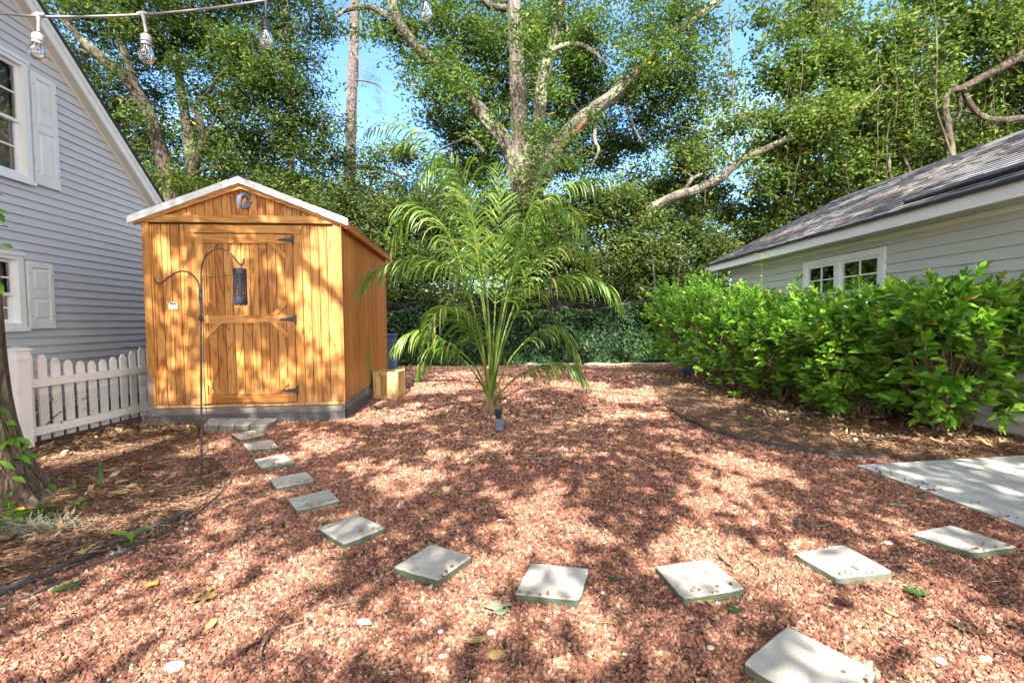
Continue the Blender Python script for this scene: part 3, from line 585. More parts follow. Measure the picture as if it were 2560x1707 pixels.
from mathutils.geometry import tessellate_polygon
tri = tessellate_polygon([[Vector(p) for p in pts]]); n = len(pts); fr = [(p[0], -.030, p[2]) for p in pts]; bk = [(p[0], -.008, p[2]) for p in pts]
mb = MB(); mb.add(fr + bk, [tuple(t) for t in tri] + [tuple(i + n for i in t)[::-1] for t in tri] + [(i, (i + 1) % n, n + (i + 1) % n, n + i) for i in range(n)], .5)
lt = mb.build('letter_g', M['slate_paint'], shed); lt['label'] = 'slate blue capital G'
# small white maker's label
lx, lz = [np.dot(WL(432, 764, SH_P, vv) - SH_P, uu), WL(432, 764, SH_P, vv)[2]]
mb = MB(); mb.prism([(lx - .045, -.004, lz - .037), (lx + .055, -.004, lz - .037), (lx + .055, -.004, lz + .02), (lx + .035, -.004, lz + .038), (lx - .025, -.004, lz + .038), (lx - .045, -.004, lz + .02)], (0, .003, 0)); lb = mb.build('label_plate', M['white'], shed)
mb = MB(); mb.box((lx - .03, -.0055, lz + .014), (lx + .042, -.0045, lz + .034)); mb.box((lx - .042, -.0055, lz + .002), (lx + .052, -.0045, lz + .008)); mb.box((lx - .033, -.0055, lz - .014), (lx + .043, -.0045, lz - .007)); mb.box((lx - .033, -.0055, lz - .026), (lx + .04, -.0045, lz - .021)); mb.build('label_print', M['zap'], lb)

# ------------------------------------------------------------------ left house (gable end)
hl = empty('grey_house', (-5.25, 0, 0), RZ, 'lavender grey sided house with steep gable roof behind the picket fence', 'house')
RK0, RZ0, RSL = 5.457, 4.98, .865          # rake line on the wall: z = RZ0 - RSL*(t-RK0)
TR, TC = 1.9, 7.95                         # ridge and far corner
def tmax(z): return min(TC, RK0 + (RZ0 - z) / RSL)
def tmin(z): return max(TR - (TC - TR), 2 * TR - (RK0 + (RZ0 - z) / RSL))
UW = (4.25, 5.545, 2.90, 4.32); LW = (4.15, 5.365, 1.17, 2.05)      # window openings incl. frame
mb = MB(); z = .16; E_ = .102
while z < RZ0 + RSL * (RK0 - TR) - .05:
    zt = z + E_ + .006; segs = [(tmin(z), tmax(z), tmax(zt), tmin(zt))]
    spans = [(tmin(z) , tmax(z))]
    for (a, b, c, d) in (UW, LW):
        if c - .02 < z + E_ / 2 < d + .0:
            new = []
            for s0, s1 in spans:
                if a > s0 and b < s1: new += [(s0, a + .02), (b - .02, s1)]
                else: new.append((s0, s1))
            spans = new
    for s0, s1 in spans:
        e0 = tmin(zt) if s0 == tmin(z) else s0; e1_ = tmax(zt) if s1 == tmax(z) else s1
        mb.add([(.021, s0, z), (.021, s1, z), (.000, e1_, zt), (.000, e0, zt), (-.004, s0, z - .002), (-.004, s1, z - .002), (.0205, s1, z + .014), (.0205, s0, z + .014)],
               [(0, 1, 6, 7), (7, 6, 2, 3), (1, 0, 4, 5)], random.random())
    z += E_
mb.build('wall', M['siding_l'], hl)
mb = MB(); mb.box((-7, tmin(0), .0), (-.03, tmin(0) + .05, 3.0)); mb.box((-7, TC - .06, 0), (-.01, TC, 2.9)); mb.box((-7.05, tmin(0), 0), (-7, TC, 3)); mb.build('rear_wall', M['siding_l'], hl)
mb = MB(); mb.box((-.06, tmin(0) + .03, 0), (-.012, TC - .02, .158)); mb.build('foundation', M['brick'], hl)
mb = MB(); mb.box((-.004, TC - .05, .16), (.03, TC + .03, tmax(3) and 2.75)); mb.build('corner_trim', M['white'], hl)
# rake: soffit, fascia, shingles
OV = .14
def rk(t, dz=0): return RZ0 - RSL * (t - RK0) + dz
TE = 8.35
mb = MB(); t = TR
while t < TE: 
    b = min(t + .145, TE); mb.prism([(.0, t + .004, rk(t + .004, -.02)), (.0, b - .004, rk(b - .004, -.02)), (.0, b - .004, rk(b - .004, -.008)), (.0, t + .004, rk(t + .004, -.008))], (OV, 0, 0)); t = b
mb.prism([(0, TR, rk(TR, -.012)), (0, TE, rk(TE, -.012)), (0, TE, rk(TE, .0)), (0, TR, rk(TR, .0))], (OV, 0, 0)); sf = mb.build('soffit', M['soffit'], hl)
MB().prism([(.012, TR, rk(TR, -.055)), (.012, TE - .3, rk(TE - .3, -.055)), (.012, TE - .3, rk(TE - .3, -.021)), (.012, TR, rk(TR, -.021))], (.02, 0, 0)).build('soffit_trim', M['white'], sf)
mb = MB(); mb.prism([(OV + .001, TR, rk(TR, -.05)), (OV + .001, TE, rk(TE, -.05)), (OV + .001, TE, rk(TE, .12)), (OV + .001, TR, rk(TR, .12))], (.02, 0, 0)); mb.prism([(OV + .022, TR, rk(TR, .06)), (OV + .022, TE, rk(TE, .06)), (OV + .022, TE, rk(TE, .13)), (OV + .022, TR, rk(TR, .13))], (.02, 0, 0)); mb.build('fascia', M['white'], hl)
mb = MB(); mb.prism([(OV + .06, TR, rk(TR, .135)), (OV + .06, TE + .05, rk(TE + .05, .135)), (OV + .06, TE + .05, rk(TE + .05, .175)), (OV + .06, TR, rk(TR, .175))], (-7.5, 0, 0))
mb.prism([(OV + .06, TR, rk(TR, .135)), (OV + .06, TR, rk(TR, .175)), (OV + .06, 2 * TR - TE, rk(TE, .175)), (OV + .06, 2 * TR - TE, rk(TE, .135))], (-7.5, 0, 0)); mb.build('roof', M['drip'], hl)
# glazing
m, n_, b_, o_ = mat_new('window_glass'); gl = node(n_, 'ShaderNodeBsdfGlossy', i_Roughness=.015); tp = n_.nodes.new('ShaderNodeBsdfTransparent'); tp.inputs[0].default_value = (.62, .64, .66, 1)
lw = node(n_, 'ShaderNodeLayerWeight', i_Blend=.32); ms = n_.nodes.new('ShaderNodeMixShader'); mr = node(n_, 'ShaderNodeMapRange'); mr.inputs['To Min'].default_value = .22; mr.inputs['To Max'].default_value = .9
n_.links.new(lw.outputs['Fresnel'], mr.inputs[0]); n_.links.new(mr.outputs[0], ms.inputs[0]); n_.links.new(tp.outputs[0], ms.inputs[1]); n_.links.new(gl.outputs[0], ms.inputs[2]); n_.links.new(ms.outputs[0], o_.inputs[0])
M['glass'] = m
def frame_yz(mb, t0, t1, z0, z1, w, x0, x1):
    mb.box((x0, t0, z0), (x1, t0 + w, z1)); mb.box((x0, t1 - w, z0), (x1, t1, z1)); mb.box((x0, t0 + w, z0), (x1, t1 - w, z0 + w)); mb.box((x0, t0 + w, z1 - w), (x1, t1 - w, z1))
def house_window(par, t0, t1, z0, z1, zmid, rows, lab, sgn=1, curtain=True):
    mb = MB(); frame_yz(mb, t0, t1, z0, z1, .075, -.05, .045); mb.box((.0455, t0 - .02, z0 - .02), (.062, t1 + .02, z0 + .02)); mb.box((.0455, t0 - .01, z1 - .03), (.058, t1 + .01, z1 + .012)); win = mb.build('window', M['white'], par, bevel=.003)
    if lab: win['label'] = lab
    a, b = t0 + .076, t1 - .076
    sa = MB(); frame_yz(sa, a, b, zmid - .022, z1 - .076, .035, -.028, -.003); sa.build('upper_sash', M['white'], win)
    sb = MB(); frame_yz(sb, a, b, z0 + .076, zmid + .02, .045, -.056, -.0285); sb.build('lower_sash', M['white'], win)
    mu = MB()
    for (x, za, zb) in ((-.012, zmid + .013, z1 - .111), (-.040, z0 + .121, zmid - .025)):
        for k in range(1, rows): zz = za + (zb - za) * k / rows; mu.box((x - .004, a + .04, zz - .009), (x + .004, b - .04, zz + .009))
        for k in (1, 2): tt = a + (b - a) * k / 3; mu.box((x - .003, tt - .009, za), (x + .003, tt + .009, zb))
    mu.build('muntin', M['white'], win)
    g = MB(); g.add([(-.02, a + .03, zmid), (-.02, b - .03, zmid), (-.02, b - .03, z1 - .1), (-.02, a + .03, z1 - .1)], [(0, 1, 2, 3)], .5); g.add([(-.048, a + .03, z0 + .1), (-.048, b - .03, z0 + .1), (-.048, b - .03, zmid), (-.048, a + .03, zmid)], [(0, 1, 2, 3)], .5); g.build('pane', M['glass'], win)
    r = MB(); X = -1.2; r.add([(-.065, t0, z0), (-.065, t1, z0), (-.065, t1, z1), (-.065, t0, z1), (X, t0, z0), (X, t1, z0), (X, t1, z1), (X, t0, z1)], [(4, 5, 6, 7), (0, 1, 5, 4), (1, 2, 6, 5), (2, 3, 7, 6), (3, 0, 4, 7)], .5); r.build('dark_room', M['interior'], win)
    if curtain:
        c = MB(); n = 14; vs = []
        for i in range(n + 1): tt = b - .012 - .17 * i / n; xx = -.10 - .012 * math.sin(i * 1.9); vs += [(xx, tt, z0 + .08), (xx, tt, z1 - .05)]
        c.add(vs, [(2 * i, 2 * i + 1, 2 * i + 3, 2 * i + 2) for i in range(n)], .5); c.build('curtain', M['curtain'], win, smooth=True)
    return win
house_window(hl, UW[0], UW[1], UW[2], UW[3], 3.60, 2, 'upper storey window, cut off by the left edge')
house_window(hl, LW[0], LW[1], LW[2], LW[3], 1.58, 2, 'ground floor window behind climbing vine leaves')
def shutter(t0, t1, z0, z1, zm, lab):
    mb = MB(); w = .055; x0, x1 = .018, .05
    mb.box((x0, t0, z0), (x1 - .014, t1, z1)); mb.box((x1 - .013, t0, z0), (x1, t0 + w, z1)); mb.box((x1 - .013, t1 - w, z0), (x1, t1, z1))
    for a, b in ((z0, z0 + .10), (zm - .04, zm + .04), (z1 - .07, z1)): mb.box((x1 - .013, t0 + w, a), (x1 - .001, t1 - w, b))
    for a, b in ((z0 + .10, zm - .04), (zm + .04, z1 - .07)):
        p = [(x1 - .0135, t0 + w + .012, a + .012), (x1 - .0135, t1 - w - .012, a + .012), (x1 - .0135, t1 - w - .012, b - .012), (x1 - .0135, t0 + w + .012, b - .012)]
        q = [(x1 - .003, t0 + w + .04, a + .045), (x1 - .003, t1 - w - .04, a + .045), (x1 - .003, t1 - w - .04, b - .045), (x1 - .003, t0 + w + .04, b - .045)]
        mb.add(p + q, [(4, 5, 6, 7), (0, 1, 5, 4), (1, 2, 6, 5), (2, 3, 7, 6), (3, 0, 4, 7)])
    o = mb.build('shutter', M['shutter'], hl, bevel=.002); o['label'] = lab
    s = MB()
    for tt in (t0 + .02, t1 - .02):
        for zz in (z0 + .15, z1 - .15): s.tube([(x1 - .001, tt, zz), (x1 + .004, tt, zz)], .006, 8)
    s.build_each('shutter_screw', M['drip'], o)
shutter(5.575, 5.90, 2.92, 4.255, 3.60, 'clean white two panel shutter of the upper window'); shutter(5.40, 5.73, 1.18, 1.98, 1.59, 'white shutter of the lower window with grey green grime on its top panel')

# ------------------------------------------------------------------ right house
RZR = math.atan(.0105); hr = empty('green_grey_house', (5.22, 0, 0), RZR, 'low green grey house with dark shingle roof behind the hedge', 'house')
nR = np.array([math.cos(RZR), math.sin(RZR), 0]); tR = np.array([-math.sin(RZR), math.cos(RZR), 0])
def rw(x, y, off=0): q = WL(x, y, np.array([5.22, 0, 0]) + nR * off, nR); return np.dot(q - np.array([5.22, 0, 0]), tR), q[2]
wt, wz = rw(2012.5, 657); wt2, wz2 = rw(2218, 615); _, wz3 = rw(2218, 742)
WIN = (min(wt2, wt), max(wt2, wt), wz3, (wz + wz2) / 2)
_, wtab = rw(2560, 1034); _, fz = rw(2560, 474, -.36); _, ftop = rw(2560, 452, -.40)
T0, T1 = -1.5, 10.6; ZS = 2.36
mb = MB(); z = wtab + .01; E_ = .131
while z < ZS:
    zt = min(z + E_ + .004, ZS + .01); spans = [(T0, T1)]
    if WIN[2] - .03 < z + E_ / 2 < WIN[3]: spans = [(T0, WIN[0] + .02), (WIN[1] - .02, T1)]
    for s0, s1 in spans: mb.add([(-.022, s0, z), (-.022, s1, z), (.0, s1, zt), (.0, s0, zt), (.004, s0, z), (.004, s1, z)], [(1, 0, 3, 2), (0, 1, 5, 4)])
    z += E_
mb.build('wall', M['siding_r'], hr)
mb = MB(); mb.box((.01, T1 - .05, 0), (5.5, T1, 2.4)); mb.box((5.5, T0, 0), (5.56, T1, 2.4)); mb.prism([(0.01, T1 - .05, 2.401), (5.5, T1 - .05, 2.401), (2.75, T1 - .05, 3.72)], (0, .05, 0)); mb.build('end_wall', M['siding_r'], hr)
mb = MB(); mb.box((.004, T0, -.05), (.06, T1, wtab - .08)); mb.build('foundation', M['stucco'], hr)
mb = MB(); mb.box((-.03, T0, wtab - .08), (.03, T1, wtab + .012)); mb.box((-.024, T0, ZS - .06), (-.001, T1, ZS)); mb.build('trim_band', M['white'], hr)
mb = MB(); y = T0
while y < T1 + .3: mb.box((-.37, y, ZS + .001), (-.001, y + .093, ZS + .010)); y += .1
mb.box((-.37, T0, ZS + .0105), (0, T1 + .3, ZS + .02)); mb.build('soffit', M['soffit_r'], hr)
mb = MB(); mb.box((-.40, T0, ZS - .012), (-.371, T1 + .32, ZS + .134)); mb.build('fascia', M['white'], hr)
EX, EZ, RX = -.43, ZS + .135, 2.55; PS = .488
def rz_(x): return EZ + (x - EX) * PS
RT = T1 + .35
roof = MB(); roof.prism([(EX, T0, EZ), (RX, T0, rz_(RX)), (RX, T0, rz_(RX) + .02), (EX, T0, EZ + .02)][::-1], (0, RT - T0, 0), .3)
roof.prism([(RX, T0, rz_(RX)), (5.9, T0, rz_(RX) - (5.9 - RX) * PS), (5.9, T0, rz_(RX) - (5.9 - RX) * PS + .02), (RX, T0, rz_(RX) + .02)][::-1], (0, RT - T0, 0), .3)
rfo = roof.build('roof', paint('roof_deck', (.07, .07, .08), .9, .2), hr)
M['shingle'] = None
m, n_, b_, o_ = mat_new('asphalt_shingle'); t_ = tintn(n_); r_ = ramp(n_, [(0, (.11, .112, .125)), (.5, (.165, .167, .18)), (1, (.25, .25, .262))]); n_.links.new(t_, r_.inputs[0]); q_ = noise(n_, coord(n_), 260, 3, .8); r2_ = ramp(n_, [(.3, (.6, .6, .6)), (.75, (1, 1, 1))]); n_.links.new(q_.outputs[0], r2_.inputs[0])
qq = noise(n_, coord(n_), 1.4, 5, .7); r3_ = ramp(n_, [(.55, (0, 0, 0)), (.8, (.2,) * 3)]); n_.links.new(qq.outputs[0], r3_.inputs[0])
n_.links.new(mixc(n_, r3_.outputs[0], mixc(n_, 1.0, r_.outputs[0], r2_.outputs[0], 'MULTIPLY'), (.16, .12, .09)), b_.inputs['Base Color']); b_.inputs['Roughness'].default_value = .9; bump(n_, b_, q_.outputs[0], .5, .003); M['shingle'] = m
mb = MB(); sl_ = math.hypot(1, PS); k = 0; d = 0; Ltot = (RX - EX) * sl_; ex = np.array([1 / sl_, 0, PS / sl_]); nn = np.array([-PS / sl_, 0, 1 / sl_]); base = np.array([EX - .01, 0, EZ + .021])
while d < Ltot - .02:
    y = T0 - random.random() * .3
    while y < RT:
        wd = random.choice([.10, .15, .18, .26]); yb = min(y + wd, RT); th = random.choice([.004, .004, .010]); ya = max(y, T0)
        if yb > ya + .01:
            a = base + ex * d; b = base + ex * min(d + .19, Ltot); h0 = nn * (.012 + th); h1 = nn * .004
            mb.add([a + (0, ya, 0) + nn * .002, a + (0, yb, 0) + nn * .002, a + (0, yb, 0) + h0, a + (0, ya, 0) + h0, b + (0, yb, 0) + h1, b + (0, ya, 0) + h1], [(0, 3, 2, 1), (3, 5, 4, 2), (0, 5, 3), (1, 2, 4)], random.random() if th < .006 else random.random() * .6)
        y += wd + .002
    d += .14
mb.build('shingles', M['shingle'], rfo)
MB().prism([(RX - .12, T0, rz_(RX - .12) + .04), (RX, T0, rz_(RX) + .055), (RX + .12, T0, rz_(RX - .12) + .04), (RX, T0, rz_(RX) + .07)], (0, RT - T0, 0)).build('ridge_cap', M['shingle'], rfo)
mb = MB(); mb.box((EX - .015, T0, EZ - .012), (EX + .0, RT, EZ + .024)); mb.build('drip_edge', M['drip'], hr)
mb = MB(); mb.box((EX + .001, RT + .001, EZ - .03), (EX + .02, RT + .02, EZ)); mb.prism([(EX, RT + .001, EZ - .1), (RX, RT + .001, rz_(RX) - .1), (RX, RT + .001, rz_(RX) + .02), (EX, RT + .001, EZ + .02)][::-1], (0, .022, 0)); mb.build('rake_board', M['white'], hr)
# dark ribbed strip lying above the eave
gx = EX + .26; mb = MB(); y = T0
while y < 5.75: p = base + ex * .26 + (0, y, 0); mb.add([p + nn * .02, p + nn * .055, p + ex * .13 + nn * .065, p + ex * .14 + nn * .02, p + (0, .045, 0) + nn * .02, p + (0, .045, 0) + nn * .055, p + (0, .045, 0) + ex * .13 + nn * .065, p + (0, .045, 0) + ex * .14 + nn * .02], [(0, 1, 2, 3)[::-1], (4, 5, 6, 7), (0, 4, 5, 1)[::-1], (1, 5, 6, 2)[::-1], (2, 6, 7, 3)[::-1]]); y += .05
mb.build('gutter_guard', M['panel_dark'], hr)
# window of the right house: two casements
a, b, c, d = WIN; mb = MB(); frame_yz(mb, a, b, c, d, .09, -.04, .05); mid = (a + b) / 2 + .03; mb.box((-.036, mid - .05, c + .09), (.05, mid + .05, d - .09)); win = mb.build('window', M['white'], hr, bevel=.003)
for t0, t1 in ((a + .091, mid - .051), (mid + .051, b - .091)):
    s = MB(); frame_yz(s, t0, t1, c + .091, d - .091, .045, -.022, .02); sh = s.build('casement', M['white'], win); mu = MB(); mu.box((-.012, (t0 + t1) / 2 - .01, c + .137), (.006, (t0 + t1) / 2 + .01, d - .137)); zc = (c + d) / 2; mu.box((-.014, t0 + .046, zc - .009), (.004, t1 - .046, zc + .009)); 
    mu.build('muntin', M['white'], win); g = MB(); g.add([(.0, t0 + .04, c + .13), (.0, t1 - .04, c + .13), (.0, t1 - .04, d - .13), (.0, t0 + .04, d - .13)], [(0, 3, 2, 1)], .5); g.build('pane', M['glass'], win)
r = MB(); r.add([(.06, a, c), (.06, b, c), (.06, b, d), (.06, a, d), (1.2, a, c), (1.2, b, c), (1.2, b, d), (1.2, a, d)], [(4, 5, 6, 7), (0, 1, 5, 4), (1, 2, 6, 5), (2, 3, 7, 6), (3, 0, 4, 7)], .5); r.build('dark_room', M['interior'], win)
# straw and twigs washed down the shingles
r = np.random.default_rng(77); P = []; 
for cy, cd_, n in ((9.8, .9, 110), (8.8, .7, 80), (7.6, 1.5, 70), (6.6, 1.1, 60), (5.6, 1.8, 60), (6.9, .35, 50), (9.9, 2.0, 30), (7.0, 2.3, 60)):
    P.append(np.column_stack([r.normal(cd_, .09, n).clip(.05, 3.4), r.normal(cy, .45, n)]))
P = np.vstack(P); pos = base[None] + ex[None] * P[:, :1] + np.column_stack([np.zeros(len(P)), P[:, 1], np.zeros(len(P))]) + nn * .03; n = len(P); an = r.uniform(0, PI, n)
dr = ex[None] * np.cos(an)[:, None] + np.array([0, 1., 0])[None] * np.sin(an)[:, None] + nn[None] * r.normal(0, .12, n)[:, None]; sd = np.cross(dr, nn); L = r.uniform(.06, .2, n)[:, None]
V = np.stack([pos - dr * L / 2, pos + sd * .0025 + nn * .003, pos + dr * L / 2, pos - sd * .0025], 1).reshape(-1, 3)
Rm = np.array([[math.cos(RZR), -math.sin(RZR), 0], [math.sin(RZR), math.cos(RZR), 0], [0, 0, 1]]); V = V @ Rm.T + np.array([5.22, 0, 0])
o = link('roof_straw', np_mesh('roof_straw', V, np.arange(n * 4).reshape(-1, 4), r.uniform(.3, 1, n)), M['dead']); tag(o, 'tan pine straw and twigs strewn down the shingle roof', 'pine straw', kind='stuff')

# ------------------------------------------------------------------ picket fence
FX = -4.70; fr = math.atan2(-4.807 + 4.756, 5.966 - 4.385)
fen = empty('picket_fence', (-4.785, 4.39, 0), -.040, 'white vinyl picket fence with scalloped pickets between the tree and the shed', 'fence')
def post(x, y, h=1.0, w=.125):
    mb = MB(); mb.box((x - w / 2, y - w / 2, 0), (x + w / 2, y + w / 2, h - .045)); mb.box((x - w / 2 - .004, y - w / 2 - .004, h - .14), (x + w / 2 + .004, y + w / 2 + .004, h - .10))
    p = mb.build('post', M['fence_white'], fen, bevel=.004); c = MB(); q = w / 2 + .014; c.box((x - q, y - q, h - .044), (x + q, y + q, h - .028)); c.add([(x - q, y - q, h - .0275), (x + q, y - q, h - .0275), (x + q, y + q, h - .0275), (x - q, y + q, h - .0275), (x, y, h)], [(0, 1, 4), (1, 2, 4), (2, 3, 4), (3, 0, 4)]); c.build('post_cap', M['fence_white'], p)
post(0, 0, 1.02); post(.0, 1.66, 1.02)
def picket(x, y, z1, w=.075, th=.02, along='y'):
    mb = MB()
    if along == 'y': mb.prism([(x, y - w / 2, .05), (x, y + w / 2, .05), (x, y + w / 2, z1 - .05), (x, y + w * .18, z1), (x, y - w * .18, z1), (x, y - w / 2, z1 - .05)], (th, 0, 0))
    else: mb.prism([(x - w / 2, y, .05), (x - w / 2, y, z1 - .05), (x - w * .18, y, z1), (x + w * .18, y, z1), (x + w / 2, y, z1 - .05), (x + w / 2, y, .05)], (0, th, 0))
    mb.build('picket', M['fence_white'], fen, bevel=.003)
for i in range(12):
    y = .115 + i * .1325; s = (i - 5) / 6.0; picket(-.045, y, (.96, .925, .88, .845, .82, .81, .815, .835, .86, .89, .93, .98)[i], .088)
mb = MB()
for z in (.115, .60): mb.box((-.022, .064, z), (.022, 1.596, z + .085))
mb.build('rail', M['fence_white'], fen, bevel=.004)
mb = MB()
for i in range(12):
    y = .115 + i * .1325
    for z in (.157, .642): mb.tube([(.022, y, z), (.0265, y, z)], .006, 8)
mb.build('rail_button', M['shutter'], fen)
wire_mesh('wire_mesh', (-.022, .07, .03), (0, 1, 0), 1.5, .47, .022, .0009, fen, M['wire'])
# section running left from the corner post
for i in range(7): picket(-.17 - i * .14, .03, .90 + .05 * ((i - 3) / 3.0) ** 2, along='x')
mb = MB()
for z in (.115, .60): mb.box((-1.15, -.022, z), (-.064, .022, z + .085))
mb.build('rail', M['fence_white'], fen, bevel=.004)

# ------------------------------------------------------------------ back fence with shade cloth, ivy, log
FY = 12.7
bf = empty('rear_fence', (1.3, FY, 0), 0, 'dark chain link fence with sagging black shade cloth along its top', 'fence')
for x in np.arange(-12.4, 10, 2.4): MB().tube([(x, .03, 0), (x, .03, 1.86)], .03, 8).build('fence_post', M['shade'], bf)
MB().tube([(-12.4, .03, 1.84), (8, .03, 1.84)], .022, 8).build('top_rail', M['shade'], bf)
mb = MB(); nx = 220; nzz = 10; vs = []
for j in range(nzz + 1):
    for i in range(nx + 1):
        x = -12.4 + 20.6 * i / nx; zt = 1.80 - .05 * abs(math.sin(x * 1.31)) - .03 * math.sin(x * 3.7); z = zt * j / nzz; vs.append((x, -.02 + .02 * math.sin(x * 5 + z * 3) + .015 * math.sin(x * 13 + z * 7), z))
mb.add(vs, [(j * (nx + 1) + i, j * (nx + 1) + i + 1, (j + 1) * (nx + 1) + i + 1, (j + 1) * (nx + 1) + i) for j in range(nzz) for i in range(nx)], .5); o = mb.build('shade_cloth', M['shade'], bf, smooth=True)
sm = o.modifiers.new('thick', 'SOLIDIFY'); sm.thickness = .004

def leaves(C, L, Wd, rg, up=.5, droop=.35, spread=1.0, bend=.12, dirs=None):
    """bent four point leaves at the points C: (n,3) -> verts, quads"""
    n = len(C); d = rg.normal(0, 1, (n, 3)) * np.array([1, 1, .6]); d[:, 2] -= droop
    if dirs is not None: d = dirs + d * spread
    d /= np.linalg.norm(d, axis=1)[:, None]; nrm = rg.normal(0, 1, (n, 3)); nrm[:, 2] += up * 2; s = np.cross(d, nrm); s /= np.linalg.norm(s, axis=1)[:, None] + 1e-9; nn_ = np.cross(s, d)
    Ls = (L * rg.lognormal(-.05, .42, n))[:, None]; Ws = (Wd * rg.lognormal(0, .2, n))[:, None]
    V = np.stack([C, C + d * Ls * .45 + s * Ws * .5 + nn_ * Ls * bend, C + d * Ls, C + d * Ls * .45 - s * Ws * .5 + nn_ * Ls * bend], 1); return V.reshape(-1, 3), np.arange(n * 4).reshape(-1, 4)
r = np.random.default_rng(90); n = 46000
x = r.uniform(-6, 7, n); z = r.uniform(.02, 1.72, n) ; cl = np.sin(x * 2.1 + 3) * np.sin(z * 3.1 + x) + np.sin(x * .9) * .6; top = 1.66 + .12 * np.sin(x * 2.3) - .22 * (np.sin(x * 1.1 + 1) > .6); k = (z < top) & ((cl > -1.15) | (r.random(n) < .55)); x, z, cl = x[k], z[k], cl[k]
C = np.column_stack([x, FY - .06 - r.uniform(0, .10, len(x)) - .06 * np.clip(cl, 0, 1), z]); dirs = np.tile(np.array([0, -.5, -1.0]), (len(x), 1))
V, F = leaves(C, .075, .075, r, 0, .3, .5, .1, dirs)
# ivy leaves lie flat against the fence: face the yard
t = np.clip(r.beta(2, 2.4, len(x)) + .12 * cl, 0, 1)
iv = link('ivy', np_mesh('ivy', V, F, t), M['leaf_ivy']); tag(iv, 'dark green ivy mat covering the rear fence', 'ivy', kind='stuff')
for (x0, x1, y, zr, lab) in ((g2(1205, 838)[0], g2(1340, 845)[0], 12.2, .05, 'pale bleached log lying at the fence foot behind the palm'), (g2(1350, 845)[0], g2(1580, 842)[0], 12.25, .04, 'long pale log at the fence foot, towards the hedge')):
    pts = [(x0 + (x1 - x0) * i / 9, y + .03 * math.sin(i * 2.1), zr * .8 + .012 * math.sin(i * 1.7)) for i in range(10)]; o = MB().tube(pts, [zr * (1 + .15 * math.sin(i * 1.3)) for i in range(10)], 10).build('log', M['log'], smooth=True); tag(o, lab, 'log', 'bleached logs along the rear fence')
# blue grey thing behind the shed's rear corner, and the blue pot by the hedge
q = g2(893, 905, 0); o = MB().box((-2.56, 8.95, 0), (-2.32, 9.2, .95)).box((-2.58, 8.93, .951), (-2.30, 9.22, .99)).build('storage_bin', M['tarp'], bevel=.02); tag(o, 'blue grey plastic bin showing behind the rear corner of the shed', 'bin')
pc = G(1722, 936); mb = MB(); mb.lathe([(.12, 0), (.17, .03), (.205, .14), (.215, .24), (.20, .33), (.225, .345), (.225, .375), (.19, .375), (.18, .33)], (0, 0, 0), 24); o = mb.build('plant_pot', M['pot'], smooth=True); o.location = (pc[0], pc[1], 0); tag(o, 'violet blue glazed pot half hidden under the far end of the hedge', 'pot')

# ------------------------------------------------------------------ planter box
pl0 = G(936, 995); pl1 = G(992, 1004)
ang = math.atan2(pl1[1] - pl0[1], pl1[0] - pl0[0]); pb = empty('planter_box', (-2.19, 7.12, 0), math.radians(-2), 'empty square honey wood planter box beside the shed wall', 'planter'); a = .40; hgt = .44
for sx in (0, 1):
    for sy in (0, 1):
        x = sx * (a - .04); y = sy * (a - .04); MB().box((x, y, 0), (x + .04, y + .04, hgt + .015)).build('corner_post', M['planter'], pb, bevel=.003)
mb = MB()
for x0_, y0_, ax in ((.041, .004, 0), (.041, a - .022, 0), (.004, .041, 1), (a - .022, .041, 1)):
    for z0_, z1_ in ((.02, .07), (hgt - .055, hgt)): mb.box((x0_, y0_, z0_), (x0_ + (a - .082 if ax == 0 else .018), y0_ + (.018 if ax == 0 else a - .082), z1_))
mb.build_each('frame_rail', M['planter'], pb)
mb = MB()
for k in range(4):
    w0 = .042 + k * (a - .084) / 4; w1 = w0 + (a - .084) / 4 - .003; mb.box((w0, .009, .071), (w1, .019, hgt - .056)); mb.box((w0, a - .019, .071), (w1, a - .009, hgt - .056)); mb.box((a - .019, w0, .071), (a - .009, w1, hgt - .056)); mb.box((.009, w0, .071), (.019, w1, hgt - .056))
mb.box((.02, .02, .03), (a - .02, a - .02, .045)); mb.build('side_panel', M['planter'], pb)

# ------------------------------------------------------------------ shepherd hook pole and the insect lantern
PD = 3.60
hook = empty('shepherd_hook', tuple(G(504, 1189)), 0, 'tall dark double shepherd hook pole planted in the gravel before the shed door', 'garden hook'); hp = np.array(hook.location)
def pp(l, Y=PD): return [d2(x, y, Y) - hp for x, y in l]
base_pole = [np.array([0, 0, 0.])] + pp([(463, 1000), (462, 850), (461, 720), (461, 690)])
MB().tube(spline([np.array([0, 0, -.05])] + base_pole[1:], 4), .0075, 8).build('pole', M['pole'], hook, smooth=True)
MB().tube(spline(pp([(461, 760), (462, 700), (462, 640), (464, 612), (474, 585), (492, 573), (510, 572), (528, 581), (541, 596), (549, 606), (555, 608), (559, 604), (560, 594)]), 6), .0062, 8).build('crook', M['pole'], hook, smooth=True)
MB().tube(spline(pp([(460, 700), (459, 664), (452, 643), (437, 628), (420, 623), (402, 627), (386, 638), (374, 648), (364, 651), (357, 646), (355, 637)]), 6), .0062, 8).build('crook', M['pole'], hook, smooth=True)
mb = MB(); q = pp([(461, 682)])[0]
mb.lathe([(.009, -.03), (.014, -.025), (.014, .02), (.011, .026), (.011, .034), (.013, .036), (.011, .04), (.011, .05), (.013, .053), (.010, .06)], tuple(q), 14); q = pp([(461, 731)])[0]; mb.lathe([(.009, -.02), (.017, -.012), (.017, .012), (.009, .02)], tuple(q), 14); mb.build_each('collar', M['zap'], hook, smooth=True)
